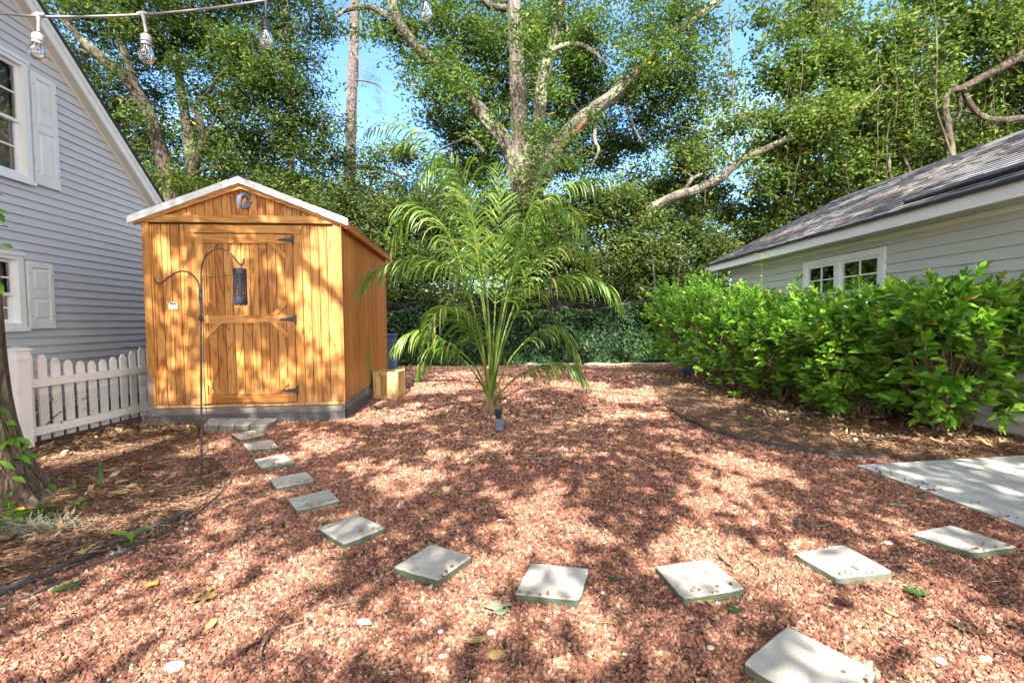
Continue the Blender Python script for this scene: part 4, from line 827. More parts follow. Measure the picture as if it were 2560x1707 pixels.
zc = d2(550, 617, PD); zb = d2(550, 700, PD); zh = zc[2] - zb[2]; zapper = empty('insect_lantern', (zc[0], zc[1], zb[2]), 0, 'blue black caged electric insect lantern hanging from the hook', 'lantern')
R_ = .049; mb = MB(); mb.lathe([(R_ * .94, zh), (R_, zh - .006), (R_, zh - .045), (R_ * .97, zh - .05)][::-1], n=28); mb.build('cap', M['zap'], zapper, smooth=True)
MB().lathe([(R_ * .9, 0), (R_, .006), (R_, .058), (R_ * .97, .062)], n=28).build('base', M['zap'], zapper, smooth=True)
mb = MB()
for k in range(3): a_ = 2 * PI * k / 3; mb.lathe([(.007, -.008), (.008, 0)], (.035 * math.cos(a_), .035 * math.sin(a_), 0), 8)
mb.build_each('foot', M['zap'], zapper)
mb = MB(); nb = 12
for k in range(nb):
    z = .064 + (zh - .05 - .068) * (k + .5) / nb; mb.lathe([(R_ * .93, z - .0035), (R_ * 1.0, z - .0035), (R_ * 1.0, z + .0025), (R_ * .93, z + .0025), (R_ * .93, z - .0035)], n=28)
for k in range(14): a_ = 2 * PI * k / 14; mb.box((R_ * .93 * math.cos(a_) - .002, R_ * .93 * math.sin(a_) - .002, .06), (R_ * .93 * math.cos(a_) + .002, R_ * .93 * math.sin(a_) + .002, zh - .05))
mb.build('cage', M['zap'], zapper)
mb = MB(); mb.lathe([(.013, .06), (.013, zh - .05)], n=12); mb.build('lamp_tube', paint('frosted_tube', (.45, .47, .55), .3), zapper, smooth=True)
mb = MB()
for k in range(10): a_ = 2 * PI * k / 10; mb.tube([(.03 * math.cos(a_), .03 * math.sin(a_), .06), (.03 * math.cos(a_), .03 * math.sin(a_), zh - .05)], .0012, 5)
mb.build('grid_wire', M['steel'], zapper)
top = d2(553, 607, PD) - zc; MB().tube([(.0, 0, zh - .005), (.003, 0, zh + .01), (top[0], 0, zh + top[2] + .012)], .0022, 6).build('hanger', M['steel'], zapper)
zo = np.array(zapper.location); cl_ = [d2(535, 632, PD), d2(505, 635, PD), d2(480, 637, PD), d2(466, 638, PD - .01), d2(465, 680, PD - .012), d2(467, 760, PD - .012), d2(469, 860, PD - .015), d2(474, 950, PD - .01), d2(477, 1010, PD), d2(481, 1055, PD - .05)]
MB().tube(spline([p - zo for p in cl_] + [np.array([*g2(490, 1080)[:2], .012]) - zo, np.array([*g2(522, 1102)[:2], .012]) - zo], 5), .0032, 6).build('power_cord', M['cord'], zapper, smooth=True)

# ------------------------------------------------------------------ string lights
sy = 1.5; sg = empty('string_lights', tuple(d2(100, 40, sy)), 0, 'patio string light cable with clear pear bulbs across the top left', 'string lights'); so_ = np.array(sg.location)
sd_ = lambda x, y, Y=sy: DP(x, y, Y) - so_
MB().tube(spline([sd_(-120, 30, 1.35), sd_(0, 34, 1.38), sd_(100, 42, 1.42), sd_(230, 42, 1.46), sd_(355, 37, 1.5), sd_(500, 24, 1.54), sd_(660, 2, 1.58), sd_(800, -28, 1.62), sd_(1065, -60, 1.7), sd_(1300, -110, 1.8)], 8), .0036, 8).build('cable', M['cable'], sg, smooth=True)
m, n_, b_, o_ = mat_new('clear_bulb_glass'); b_.inputs['Transmission Weight'].default_value = 1; b_.inputs['Roughness'].default_value = .0; b_.inputs['IOR'].default_value = 1.45; b_.inputs['Base Color'].default_value = (.98, .98, .98, 1); M['bulb'] = m
for i, (tx, ty, sx_, sy_, bx2, by2, Y, mt) in enumerate([(97, 38, 97, 82, 91, 150, 1.42, 'cable_sunlit'), (357, 35, 366, 84, 367, 158, 1.5, 'cable'), (665, 0, 665, 48, 667, 121, 1.585, 'zap'), (1065, -60, 1065, -22, 1066, 52, 1.7, 'cable')]):
    T, Sx, B = sd_(tx, ty, Y), sd_(sx_, sy_, Y), sd_(bx2, by2, Y); ax = (B - Sx); Lb = np.linalg.norm(ax); q = Vector((-ax / Lb)).to_track_quat('Z', 'Y').to_matrix()
    sk_ = MB(); sk_.tube([T + (-.018, 0, 0), T, T + (.018, 0, 0)], [.0045, .008, .0045], 8); sk_.tube([T, T + (Sx - T) * .4, Sx + (0, 0, .002)], [.008, .0045, .005], 8)
    tmp = MB(); h = Lb; tmp.lathe([(.004, 0), (.013, -.008), (.0155, -.012), (.016, -.030), (.0175, -.031), (.0175, -.034), (.0155, -.035), (.0155, -.047), (.012, -.048)], (0, 0, 0), 18)
    o0 = len(sk_.v); sk_.v += [tuple(Vector(Sx) + q @ Vector((p[0] * .95, p[1] * .95, p[2] * Lb / .1135))) for p in tmp.v]; sk_.f += [[j + o0 for j in f] for f in tmp.f]; sk_.t += [.5] * len(tmp.f)
    so2 = sk_.build('lamp_socket', M[mt], sg, smooth=True); so2['label'] = ['pale grey sunlit socket with the first bulb', 'mid grey socket with the second bulb', 'dark socket with the third bulb', 'socket cut off by the top edge'][i]
    g = MB(); prof = [(.0125, -.046), (.0145, -.052), (.019, -.066), (.0225, -.080), (.0235, -.090), (.0215, -.101), (.015, -.109), (.006, -.113), (.0, -.1135)]; inner = [(max(0, r0 - .0012), z + .0012) for r0, z in prof][::-1]
    g.lathe(prof + inner[:-1] + [(.0115, -.0455)], (0, 0, 0), 20); g.v = [tuple(Vector(Sx) + q @ Vector((p[0] * .93, p[1] * .93, p[2] * Lb / .1135))) for p in g.v]; bo = g.build('bulb', M['bulb'], so2, smooth=True)
    f = MB()
    for k in range(5): a_ = 2 * PI * k / 5; f.tube([Vector(Sx) + q @ Vector((.003 * math.cos(a_), .003 * math.sin(a_), -.038)), Vector(Sx) + q @ Vector((.008 * math.cos(a_), .008 * math.sin(a_), -.064))], .0004, 4)
    f.build('filament', M['steel'], so2)

# ------------------------------------------------------------------ solar light
sg0 = G(1248, 1084); s_ = empty('solar_spotlight', tuple(sg0), 0, 'small dark solar spotlight with blue panel standing before the palm foot', 'solar light')
MB().tube([(.0, .02, -.02), (.0, .02, .035), (-.003, .06, .15)], .009, 8).build('stake', M['zap'], s_)
rot = Matrix.Rotation(math.radians(-22), 3, 'X'); mb = MB(); mb.box((-.045, -.009, .03), (.042, .004, .165), rot=rot, piv=(0, 0, .03)); p_ = mb.build('panel_housing', M['zap'], s_, bevel=.004)
MB().box((-.039, -.0105, .037), (.036, -.0092, .158), rot=rot, piv=(0, 0, .03)).build('solar_panel', M['solar'], p_)
mb = MB(); mb.lathe([(.022, .15), (.034, .165), (.042, .245), (.0445, .25), (.0445, .258), (.036, .258), (.03, .18)], (-.008, .065, 0), 20); mb.build('lamp_head', M['zap'], s_, smooth=True)

# ------------------------------------------------------------------ palm
PB = g2(1128, 950); PB[2] = 0
palm = empty('palm_tree', tuple(PB), 0, 'young feather palm with long arching green fronds in the centre of the yard', 'palm')
Yp = PB[1]
mb = MB(); mb.tube(spline([(.0, 0, -.03), (.0, 0, .12), (.01, .0, .3)], 5), lerp_r([.13, .10, .06], 11), 14); mb.tube(spline([(-.05, -.07, .1), (-.1, -.1, .04), (-.06, -.16, -.02)], 4), .03, 8); mb.tube(spline([(.08, -.05, .13), (.11, -.06, .05), (.08, -.1, -.02)], 4), .022, 8)
mb.build('trunk', M['stem'], palm, smooth=True)
mb = MB()
for k in range(16):
    a_ = k * 2.4; rr = .07; mb.tube(spline([(rr * math.cos(a_), rr * math.sin(a_), .02), (1.25 * rr * math.cos(a_), 1.25 * rr * math.sin(a_), .16), (.9 * rr * math.cos(a_ + .2), .9 * rr * math.sin(a_ + .2), .34 + .1 * random.random())], 4), lerp_r([.02, .025, .004], 9), 6)
mb.build('leaf_base', M['stem'], palm, smooth=True)
def frond(ctrl, Lmax=.62, s0=.24, npair=62, r0=.017, seed=0, droop=1.5, base_dx=0.0, twist=0):
    rg = random.Random(seed); P = [np.array([base_dx, rg.uniform(-.05, .05), .10])] + [d2(x, y, Yp + dy) - PB for x, y, dy in ctrl]; S_ = spline(P, 10)
    # resample evenly
    d = np.r_[0, np.cumsum(np.linalg.norm(np.diff(S_, axis=0), axis=1))]; u = np.linspace(0, d[-1], 48); S_ = np.stack([np.interp(u, d, S_[:, i]) for i in range(3)], 1); T = np.gradient(S_, axis=0); T /= np.linalg.norm(T, axis=1)[:, None]
    rb = MB().tube(S_, lerp_r([r0, r0 * .8, r0 * .5, r0 * .25, .002], 48), 6, t=rg.random()).build('frond', M['rachis'], palm, smooth=True)
    V = []; F = []; tt = []; up = np.array([0, 0, 1.])
    for k in range(npair):
        s = s0 + (1 - s0) * (k + .3) / npair; fi = s * 47; i = min(46, int(fi)); p = S_[i] + (S_[i + 1] - S_[i]) * (fi - i); tan = T[i]
        side = np.cross(tan, up); nl = np.linalg.norm(side); side = side / nl if nl > .15 else np.array([1., 0, 0]); q = (s - s0) / (1 - s0); ln = Lmax * (math.sin(PI * min(1, .12 + .80 * q)) ** .6) * (1 - .35 * q * q)
        if k == npair - 1: ln *= .5
        for sg_ in (-1, 1):
            a_ = math.radians(rg.uniform(30, 62) * (1 - .15 * q)); dr = side * sg_ * math.sin(a_) + tan * math.cos(a_) + up * rg.uniform(-.05, .35); dr /= np.linalg.norm(dr); L = ln * 1.35 * rg.uniform(.8, 1.12); n = 7; wmax = .0088 * rg.uniform(.85, 1.15); c = p.copy(); o = len(V); g_ = droop * rg.uniform(.6, 1.25)
            for j in range(n + 1):
                wv = np.cross(dr, np.cross(tan, dr)); wv = tan - dr * np.dot(tan, dr); wv /= np.linalg.norm(wv) + 1e-9; w_ = wmax * (math.sin(PI * (.18 + .80 * j / n)) ** .7 if j < n else .05); V += [c - wv * w_, c + wv * w_]
                if j < n: F.append((o + 2 * j, o + 2 * j + 1, o + 2 * j + 3, o + 2 * j + 2)); dr = dr + np.array([0, 0, -1.]) * g_ * (j + 1) / n * .46; dr /= np.linalg.norm(dr); c = c + dr * L / n
            tt += [min(1, max(0, rg.gauss(.42, .2)) if rg.random() < .96 else .99)] * n
    link('leaflets', np_mesh('leaflets', np.array(V), np.array(F), tt, True), M['leaf_palm'], rb); return rb
FR = [  # control points in photo pixels with depth offsets from the palm foot
 ([(1125, 860, 0), (1112, 700, .1), (1075, 480, .2), (1010, 350, .15), (935, 292, .05), (870, 290, 0), (838, 308, 0)], .42),
 ([(1128, 850, .1), (1118, 680, .3), (1090, 520, .6), (1040, 400, .8), (985, 338, .9), (920, 330, 1.0), (868, 352, 1.0)], .45),
 ([(1120, 880, -.1), (1105, 780, -.2), (1060, 640, -.4), (1000, 605, -.5), (930, 600, -.6), (870, 618, -.65), (822, 668, -.7)], .46),
 ([(1118, 880, 0), (1095, 740, 0), (1050, 580, .1), (1000, 498, .2), (950, 482, .25), (915, 520, .3), (900, 580, .3)], .50),
 ([(1118, 900, -.1), (1090, 840, -.25), (1040, 795, -.4), (985, 765, -.5), (940, 770, -.55), (905, 800, -.6)], .40),
 ([(1118, 905, 0), (1092, 860, -.1), (1058, 820, -.2), (1020, 800, -.3), (985, 815, -.3), (960, 860, -.3)], .33),
 ([(1135, 850, 0), (1160, 700, .1), (1205, 540, .2), (1265, 450, .2), (1340, 415, .15), (1410, 412, .1), (1462, 440, .1)], .46),
 ([(1138, 870, -.1), (1165, 770, -.2), (1215, 670, -.4), (1280, 640, -.5), (1345, 640, -.55), (1395, 660, -.6), (1425, 705, -.6)], .44),
 ([(1142, 890, 0), (1175, 820, .1), (1225, 770, .2), (1270, 755, .3), (1310, 790, .3), (1325, 840, .3)], .42),
 ([(1140, 915, -.2), (1170, 880, -.4), (1215, 850, -.6), (1265, 835, -.7), (1310, 845, -.75), (1350, 880, -.8)], .30),
 ([(1130, 850, .05), (1138, 690, .1), (1145, 540, .1), (1148, 440, .1), (1140, 372, .05)], .30),
 ([(1128, 850, -.2), (1118, 690, -.4), (1095, 560, -.6), (1075, 440, -.8), (1045, 380, -1.0), (1000, 372, -1.2), (960, 420, -1.35)], .50),
 ([(1135, 860, .1), (1165, 700, .2), (1195, 560, .3), (1225, 455, .35), (1245, 390, .4), (1290, 362, .5), (1330, 380, .6)], .42),
 ([(1132, 860, -.2), (1150, 720, -.45), (1180, 600, -.75), (1215, 520, -1.0), (1260, 480, -1.2), (1310, 490, -1.4), (1340, 540, -1.5)], .46),
 ([(1135, 870, .2), (1170, 730, .6), (1230, 600, 1.0), (1290, 560, 1.3), (1340, 580, 1.5), (1375, 640, 1.6)], .42),
 ([(1125, 890, -.2), (1100, 800, -.5), (1075, 735, -.8), (1040, 705, -1.05), (1000, 720, -1.2), (975, 780, -1.3)], .40),
 ([(1128, 860, .1), (1108, 700, .3), (1085, 600, .5), (1062, 480, .6), (1050, 420, .7), (1020, 390, .8)], .42),
]
for i, (c, L) in enumerate(FR): frond(c, L, seed=i * 7 + 3, base_dx=(c[1][0] - 1128) * .0009, s0=.42 if i not in (4, 5, 8, 9) else .46, npair=42 if L > .35 else 30, r0=.016, droop=1.6 if i != 10 else .25)

# ------------------------------------------------------------------ hedge of large leaved shrubs
def whorl_leaf(C, d, nrm, L, Wd):
    """elliptic leaf folded at the midrib: 8 verts 6 faces as quads"""
    s = np.cross(d, nrm); s /= np.linalg.norm(s, axis=1)[:, None] + 1e-9; nn_ = np.cross(s, d); L = L[:, None]; Wd = Wd[:, None]; pts = []
    prof = [(0, .06), (.25, .72), (.58, .92), (1.0, .04)]
    for (u, wv) in prof:
        c = C + d * L * u - np.array([0, 0, 1.]) * L * .22 * u * u; e = nn_ * Wd * .16 * wv
        pts += [c - s * Wd * .5 * wv + e, c, c + s * Wd * .5 * wv + e]
    V = np.stack(pts, 1); n = len(C); f = []
    for k in range(3): f += [(3 * k, 3 * k + 1, 3 * k + 4, 3 * k + 3), (3 * k + 1, 3 * k + 2, 3 * k + 5, 3 * k + 4)]
    F = (np.array(f)[None] + (np.arange(n) * 12)[:, None, None]).reshape(-1, 4); return V.reshape(-1, 3), F
def shrub(name, cx, cy, rx, ry, h, nshoot, L, label, group, seed, mat='leaf_hedge', cat='shrub', zlow=.12, stems=9, lean=(0, 0)):
    r = np.random.default_rng(seed); root = empty(name, (cx, cy, 0), 0, label, cat, group)
    u = r.normal(0, 1, (nshoot, 3)); u /= np.linalg.norm(u, axis=1)[:, None]; u = np.sign(u) * np.abs(u) ** .75; u /= (np.abs(u) ** 2.6).sum(1)[:, None] ** (1 / 2.6); rad = r.uniform(.55, 1.05, nshoot) ** .8; u[:, 2] = np.abs(u[:, 2]) * np.where(r.random(nshoot) < .75, 1, -1)
    C = np.column_stack([u[:, 0] * rx * rad + lean[0], u[:, 1] * ry * rad + lean[1], h * .55 + u[:, 2] * h * .46 * rad]); C[:, 2] += .10 * h * np.sin(C[:, 0] * 5 + seed) * np.cos(C[:, 1] * 4.3) ; tall = (r.random(nshoot) < .07) & (u[:, 2] > .3); C[tall, 2] += r.uniform(.05, .28, tall.sum()); C[:, 2] = np.maximum(C[:, 2], zlow + r.uniform(0, .15, nshoot)); nl = 9
    ax = np.column_stack([u[:, 0] * .8, u[:, 1] * .8, .65 + .3 * u[:, 2]]) + r.normal(0, .25, (nshoot, 3)); ax /= np.linalg.norm(ax, axis=1)[:, None]
    e1_ = np.cross(ax, np.array([.3, .2, 1.])); e1_ /= np.linalg.norm(e1_, axis=1)[:, None]; e2_ = np.cross(ax, e1_); VV = []; FF = []; TT = []; off = 0; st = r.beta(2, 3, nshoot)
    for k in range(nl):
        a_ = k * 2.4 + r.uniform(0, .6, nshoot); tilt = .95 - .10 * k + r.normal(0, .12, nshoot); d = ax * np.cos(tilt)[:, None] + (e1_ * np.cos(a_)[:, None] + e2_ * np.sin(a_)[:, None]) * np.sin(tilt)[:, None]; d /= np.linalg.norm(d, axis=1)[:, None]
        P = C + ax * (k * .018 - .05); nrm = ax + r.normal(0, .15, (nshoot, 3)); lk = L * r.uniform(.7, 1.15, nshoot) * (1 - .045 * k); V, F = whorl_leaf(P, d, nrm, lk, lk * .42); VV.append(V); FF.append(F + off); off += len(V)
        t = np.clip(st * .7 + r.normal(0, .1, nshoot) + .04 * k, 0, .97); t[r.random(nshoot) < .004] = 1; TT.append(np.repeat(t, 6))
    link('foliage', np_mesh('foliage', np.vstack(VV), np.vstack(FF), np.concatenate(TT), True), M[mat], root)
    mb = MB(); sel = r.choice(nshoot, min(nshoot, 90), replace=False); bases = [np.array([r.normal(0, .12), r.normal(0, .14), 0]) for _ in range(stems)]
    for j in sel:
        b = bases[j % stems]; e = C[j]; m1 = b + (e - b) * .4 + np.array([0, 0, .12]) + r.normal(0, .04, 3); mb.tube(spline([b, m1, e - ax[j] * .06, e + ax[j] * .05], 3), lerp_r([.009, .0055, .003], 10), 5, cap=False)
    mb.build('stems', M['stem'], root, smooth=True); return root
HG = 'glossy broad leaved shrubs forming the hedge'
HED = [(4.62, 4.85, .80, .66, 1.54, 640, .175, 'nearest hedge shrub with the largest drooping leaves, at the right edge'),
       (4.32, 5.65, .86, .70, 1.48, 700, .165, 'hedge shrub below the right end of the house window trim'),
       (4.20, 6.6, .86, .75, 1.42, 640, .15, 'hedge shrub in front of the house window'),
       (4.08, 7.6, .88, .8, 1.60, 600, .14, 'hedge shrub with a yellow sunlit patch of leaves'),
       (3.98, 8.8, .90, .85, 1.82, 640, .135, 'hedge shrub under the far end of the low roof'),
       (3.95, 10.1, .92, .9, 1.95, 640, .13, 'farthest hedge shrub, next to the ivy fence')]
for i, (cx, cy, rx, ry, h, ns, L, lab) in enumerate(HED): shrub('viburnum_shrub', cx, cy, rx, ry, h, ns, L, lab, HG, 100 + i)
# tall spindly shoot
q = DP(1903, 690, 7.9); mb = MB(); sh = empty('sapling', (q[0], q[1], 0), 0, 'thin upright shoot poking above the hedge against the white fascia', 'sapling'); zt = DP(1905, 632, 7.9)[2]
mb.tube(spline([(0, 0, .1), (0.02, 0, 1.2), (0.0, 0, zt)], 5), .006, 6).build('stem', M['stem'], sh); r = np.random.default_rng(3); z = np.array([1.75, 1.85, 1.95, 2.05, 2.15, 2.25, zt - .08, zt - .03]); C = np.column_stack([z * 0, z * 0, z]); a_ = np.arange(8) * 2.2; d = np.column_stack([np.cos(a_), np.sin(a_) * .6, np.full(8, .25)]); V, F = whorl_leaf(C, d, np.tile([0, 0, 1.], (8, 1)), np.full(8, .17), np.full(8, .06)); link('foliage', np_mesh('foliage', V, F, np.repeat(r.uniform(.5, .9, 8), 6), True), M['leaf_hedge'], sh)

# ------------------------------------------------------------------ trees
DENS = 1.0
def limb(pts, Y, widths, dy=0.0, seed=0, n=8):
    """limb through photo pixels (reduced 2352 wide) at depth Y (+dy towards its end); widths in the same pixels"""
    r = random.Random(seed); m = len(pts); P = []
    for i, (x, y) in enumerate(pts): P.append(d2(x, y, Y + dy * i / max(1, m - 1)))
    S_ = spline(P, 6); R = [w_ * K / FPX * Y / 2 * .9 for w_ in widths]; R = lerp_r(R, len(S_)) * np.array([1 + r.uniform(-.07, .07) for _ in S_]); return S_, R
def tree(name, limbs, blobs, bark, leaf, leafL, leafW, label, group, seed, twigs=.35, per=120, csig=.30, cat='tree', leaf_t=(2, 3), ground_at=None, extra_leaf=None):
    r = np.random.default_rng(seed); P0 = limbs[0][0][0]; root = empty(name, (P0[0], P0[1], 0), 0, label, cat, group); o3 = np.array([P0[0], P0[1], 0])
    tm = MB(); sk = []
    for i, (S_, R) in enumerate(limbs):
        nn_ = 22 if R.max() > .15 else (12 if R.max() > .05 else 6)
        vs_, fs_ = tube_geo(S_ - o3, R, nn_); va = np.array(vs_); Rv = np.repeat(R, nn_)[:, None]; ctr_ = np.repeat(S_ - o3, nn_, axis=0); kk_ = np.tile(np.arange(nn_), len(S_)); am = 1 + .07 * np.sin(kk_ * 2.4 + va[:, 2] * 1.1 + seed) + .05 * np.sin(kk_ * 5.1 + va[:, 2] * 3 + va[:, 0] * 4) + r.normal(0, .035, len(va)); tm.add(ctr_ + (va - ctr_) * am[:, None], fs_); sk.append(np.column_stack([S_, R]))
    sk = np.vstack(sk)
    # clusters
    cs = []
    for b in blobs:
        x, y, Y, rx, ry, cov = b[:6]; c = d2(x, y, Y); rxm = rx * K / FPX * Y; rzm = ry * K / FPX * Y; dpt = (b[6] if len(b) > 6 else .55) * (rxm + rzm) / 2
        n = max(3, int(cov * PI * rxm * rzm / (PI * (csig * 1.35) ** 2) * 7.0 * DENS)); u = r.normal(0, 1, (n, 3)); u /= np.linalg.norm(u, axis=1)[:, None]; q = r.random(n) ** .38
        cs.append(c + u * q[:, None] * np.array([rxm, dpt, rzm]))
    cs = np.vstack(cs); nc = len(cs); k = r.poisson(per, nc) + 8; idx = np.repeat(np.arange(nc), k)
    # leaves hang in sprays: long axis of a cluster differs for each
    a_ = r.uniform(0, 2 * PI, nc); lx = np.column_stack([np.cos(a_), np.sin(a_), r.normal(-.35, .3, nc)]); sc_ = r.uniform(.65, 1.25, nc)
    g = r.normal(0, 1, (len(idx), 3)) * csig * np.array([.62, .62, .42]) * sc_[idx][:, None]; g += lx[idx] * (r.normal(0, csig * .95, len(idx)) * sc_[idx])[:, None]
    C = cs[idx] + g; C[:, 2] = np.maximum(C[:, 2], .05); V, F = leaves(C - o3, leafL, leafW, r, .35, .35, 1, .1); st = r.beta(leaf_t[0], leaf_t[1], nc); t = np.clip(st[idx] * .7 + r.normal(.13, .12, len(idx)), 0, .97); t[r.random(len(t)) < .004] = 1
    link('crown', np_mesh('crown', V, F, t), M[leaf], root)
    # twigs from the skeleton to part of the clusters
    sel = np.where(r.random(nc) < twigs * .4)[0]
    for j in sel:
        dd = np.linalg.norm((sk[:, :3] - cs[j]) * np.array([1, 1, 1.2]), axis=1); i = int(np.argmin(dd + r.random(len(dd)) * .6))
        if dd[i] > 4.5: continue
        a = sk[i, :3]; b = cs[j]; L = np.linalg.norm(b - a); m1 = a + (b - a) * .35 + r.normal(0, .07 * L, 3) + np.array([0, 0, .12 * L]); m2 = a + (b - a) * .7 + r.normal(0, .06 * L, 3) + np.array([0, 0, .08 * L]); tm.tube(spline([a, m1, m2, b], 3) - o3, lerp_r([min(.03, sk[i, 3] * .6) * min(1, L / 2 + .3), .009, .004], 10), 4, cap=False)
    tm.build('trunk', M[bark], root, smooth=True); return root
TG = 'trees behind the yard'
# big spreading oak
YO = 14.6; q = lambda l, w_, dy=0, s=0, Y=YO: limb(l, Y, w_, dy, s)
oak_limbs = [q([(1218, 790), (1216, 620), (1214, 500), (1216, 420)], [76, 72, 70, 68]),
 q([(1200, 440), (1165, 335), (1095, 248), (1040, 195), (995, 145), (945, 95), (912, 45), (895, -20), (880, -90)], [46, 40, 34, 31, 28, 24, 21, 18, 12], -1.5, 1),
 q([(925, 70), (890, 38), (850, 16), (800, 22), (770, 40)], [19, 16, 13, 10, 6], -.5, 2, YO - .9),
 q([(1206, 440), (1196, 300), (1188, 180), (1184, 60), (1176, -60), (1165, -200)], [48, 42, 37, 34, 30, 22], -.4, 3),
 q([(1228, 430), (1236, 300), (1243, 210), (1262, 130), (1284, 40), (1292, -80)], [44, 36, 32, 28, 24, 18], .9, 4),
 q([(1236, 420), (1290, 325), (1350, 265), (1410, 220), (1462, 170), (1508, 115), (1560, 68), (1640, 10), (1700, -40)], [46, 38, 34, 31, 28, 25, 20, 17, 12], -1.2, 5),
 q([(1500, 125), (1535, 75), (1552, 30), (1560, -40)], [20, 18, 16, 12], .4, 6, YO - .7),
 q([(1248, 385), (1270, 345), (1300, 308), (1312, 290)], [34, 30, 20, 7], .9, 7, YO + .2),
 q([(1252, 128), (1290, 108), (1335, 104), (1372, 128), (1395, 150)], [13, 15, 13, 8, 4], -.4, 8),
 q([(1274, 110), (1268, 150), (1250, 195)], [12, 8, 3], .3, 9), q([(1400, 232), (1372, 262), (1366, 320), (1375, 345), (1358, 385)], [12, 8, 9, 7, 3], -.3, 10),
 q([(1500, 150), (1480, 200), (1440, 235), (1455, 290), (1475, 330)], [12, 9, 8, 6, 3], -.5, 11), q([(1185, 20), (1130, 15), (1080, -20)], [18, 14, 8], -.6, 12), q([(1110, 350), (1080, 318), (1040, 330), (1000, 350)], [12, 9, 6, 3], -.4, 13)]
ob = [(960, 30, 14, 90, 60, .75), (1060, 40, 14.2, 80, 75, .7), (1000, 190, 13.6, 80, 70, .75), (1090, 130, 15, 80, 75, .7), (960, 110, 14.5, 50, 55, .5), (1040, 270, 15.5, 75, 55, .8), (1100, 340, 16, 90, 60, .9), (1130, 220, 15.8, 70, 80, .75), (1060, 400, 15.5, 90, 45, .8),
      (1180, 60, 15.6, 90, 90, .7), (1200, 200, 16, 90, 90, .7), (1290, 60, 15.6, 90, 85, .65), (1300, 200, 15.8, 85, 80, .75), (1370, 100, 14.6, 80, 70, .7), (1390, 190, 15.5, 80, 60, .8), (1350, 330, 16.2, 95, 70, .85), (1430, 360, 16.2, 70, 55, .6), (1290, 290, 16.5, 70, 60, .7),
      (1480, 60, 14, 60, 70, .6), (1540, 130, 13.7, 80, 65, .75), (1500, 220, 14.5, 80, 60, .8), (1560, 40, 13.8, 80, 60, .6), (1470, 290, 15.2, 70, 50, .75), (1590, 200, 14.2, 60, 60, .55), (1220, -60, 15.5, 330, 70, .5), (1560, 300, 15.2, 60, 60, .5), (1240, 370, 16.5, 90, 40, .8), (880, 60, 13.6, 50, 60, .5), (1180, 110, 13.2, 50, 60, .22), (1250, 240, 13.6, 50, 80, .25), (1440, 130, 13.2, 50, 50, .3), (1130, 300, 13.2, 50, 40, .3), (1040, 200, 12.8, 50, 45, .35), (1230, 330, 13.2, 50, 60, .3), (1330, 300, 12.9, 50, 40, .3), (1210, 60, 13, 60, 70, .35), (1520, 110, 12.6, 50, 45, .4), (1250, 160, 13, 40, 60, .3), (1220, 400, 13.4, 40, 40, .35)]
oak = tree('oak_tree', oak_limbs, ob, 'bark_oak', 'leaf_oak', .125, .060, 'large spreading oak with pale forked limbs directly behind the palm', TG, 201, per=95, csig=.33)
o3 = np.array(oak.location); S_, R = q([(1298, 335), (1318, 308), (1345, 280), (1362, 262)], [6, 15, 13, 5], -.35, 5, YO - .55); MB().tube(S_ - o3 , R, 8).build('bark_scar', M['scar'], oak, smooth=True)['label'] = 'torn red brown scar along the right limb'
# left pair of laurel oaks
YL = 13.4; q = lambda l, w_, dy=0, s=0, Y=YL: limb(l, Y, w_, dy, s)
tree('laurel_oak', [q([(412, 800), (408, 640), (400, 500), (385, 400), (365, 330), (340, 258), (296, 190), (230, 130), (190, 95), (140, 40)], [42, 38, 34, 32, 29, 26, 24, 20, 17, 10], -.8, 21), q([(330, 235), (306, 190), (290, 130), (268, 75), (250, 0), (240, -60)], [17, 17, 16, 14, 12, 8], .3, 22, YL - .3), q([(240, 135), (200, 120), (165, 110)], [9, 8, 4], 0, 23, YL - .6)],
     [(180, 40, 13, 90, 70, .9), (300, 30, 13.2, 110, 60, .85), (200, 150, 14.2, 70, 60, .8), (260, 260, 14.6, 80, 60, .8), (330, 130, 14.4, 80, 70, .6), (300, 350, 14.6, 70, 60, .8), (360, 440, 14.4, 70, 50, .9), (370, 240, 15, 70, 60, .5), (230, 330, 15, 60, 60, .8), (400, 60, 14, 80, 60, .65), (350, -50, 13.5, 230, 60, .6), (330, 400, 12.9, 50, 40, .4), (345, 510, 15, 60, 40, .9), (385, 430, 12.6, 34, 45, .45), (320, 260, 12.5, 40, 40, .3), (250, 170, 12.5, 50, 30, .35), (290, 60, 12.6, 50, 40, .35)],
     'bark_dark', 'leaf_left', .12, .052, 'leaning dark laurel oak over the gable house roof, trunk sloping up to the left', TG, 202, per=95, csig=.32)
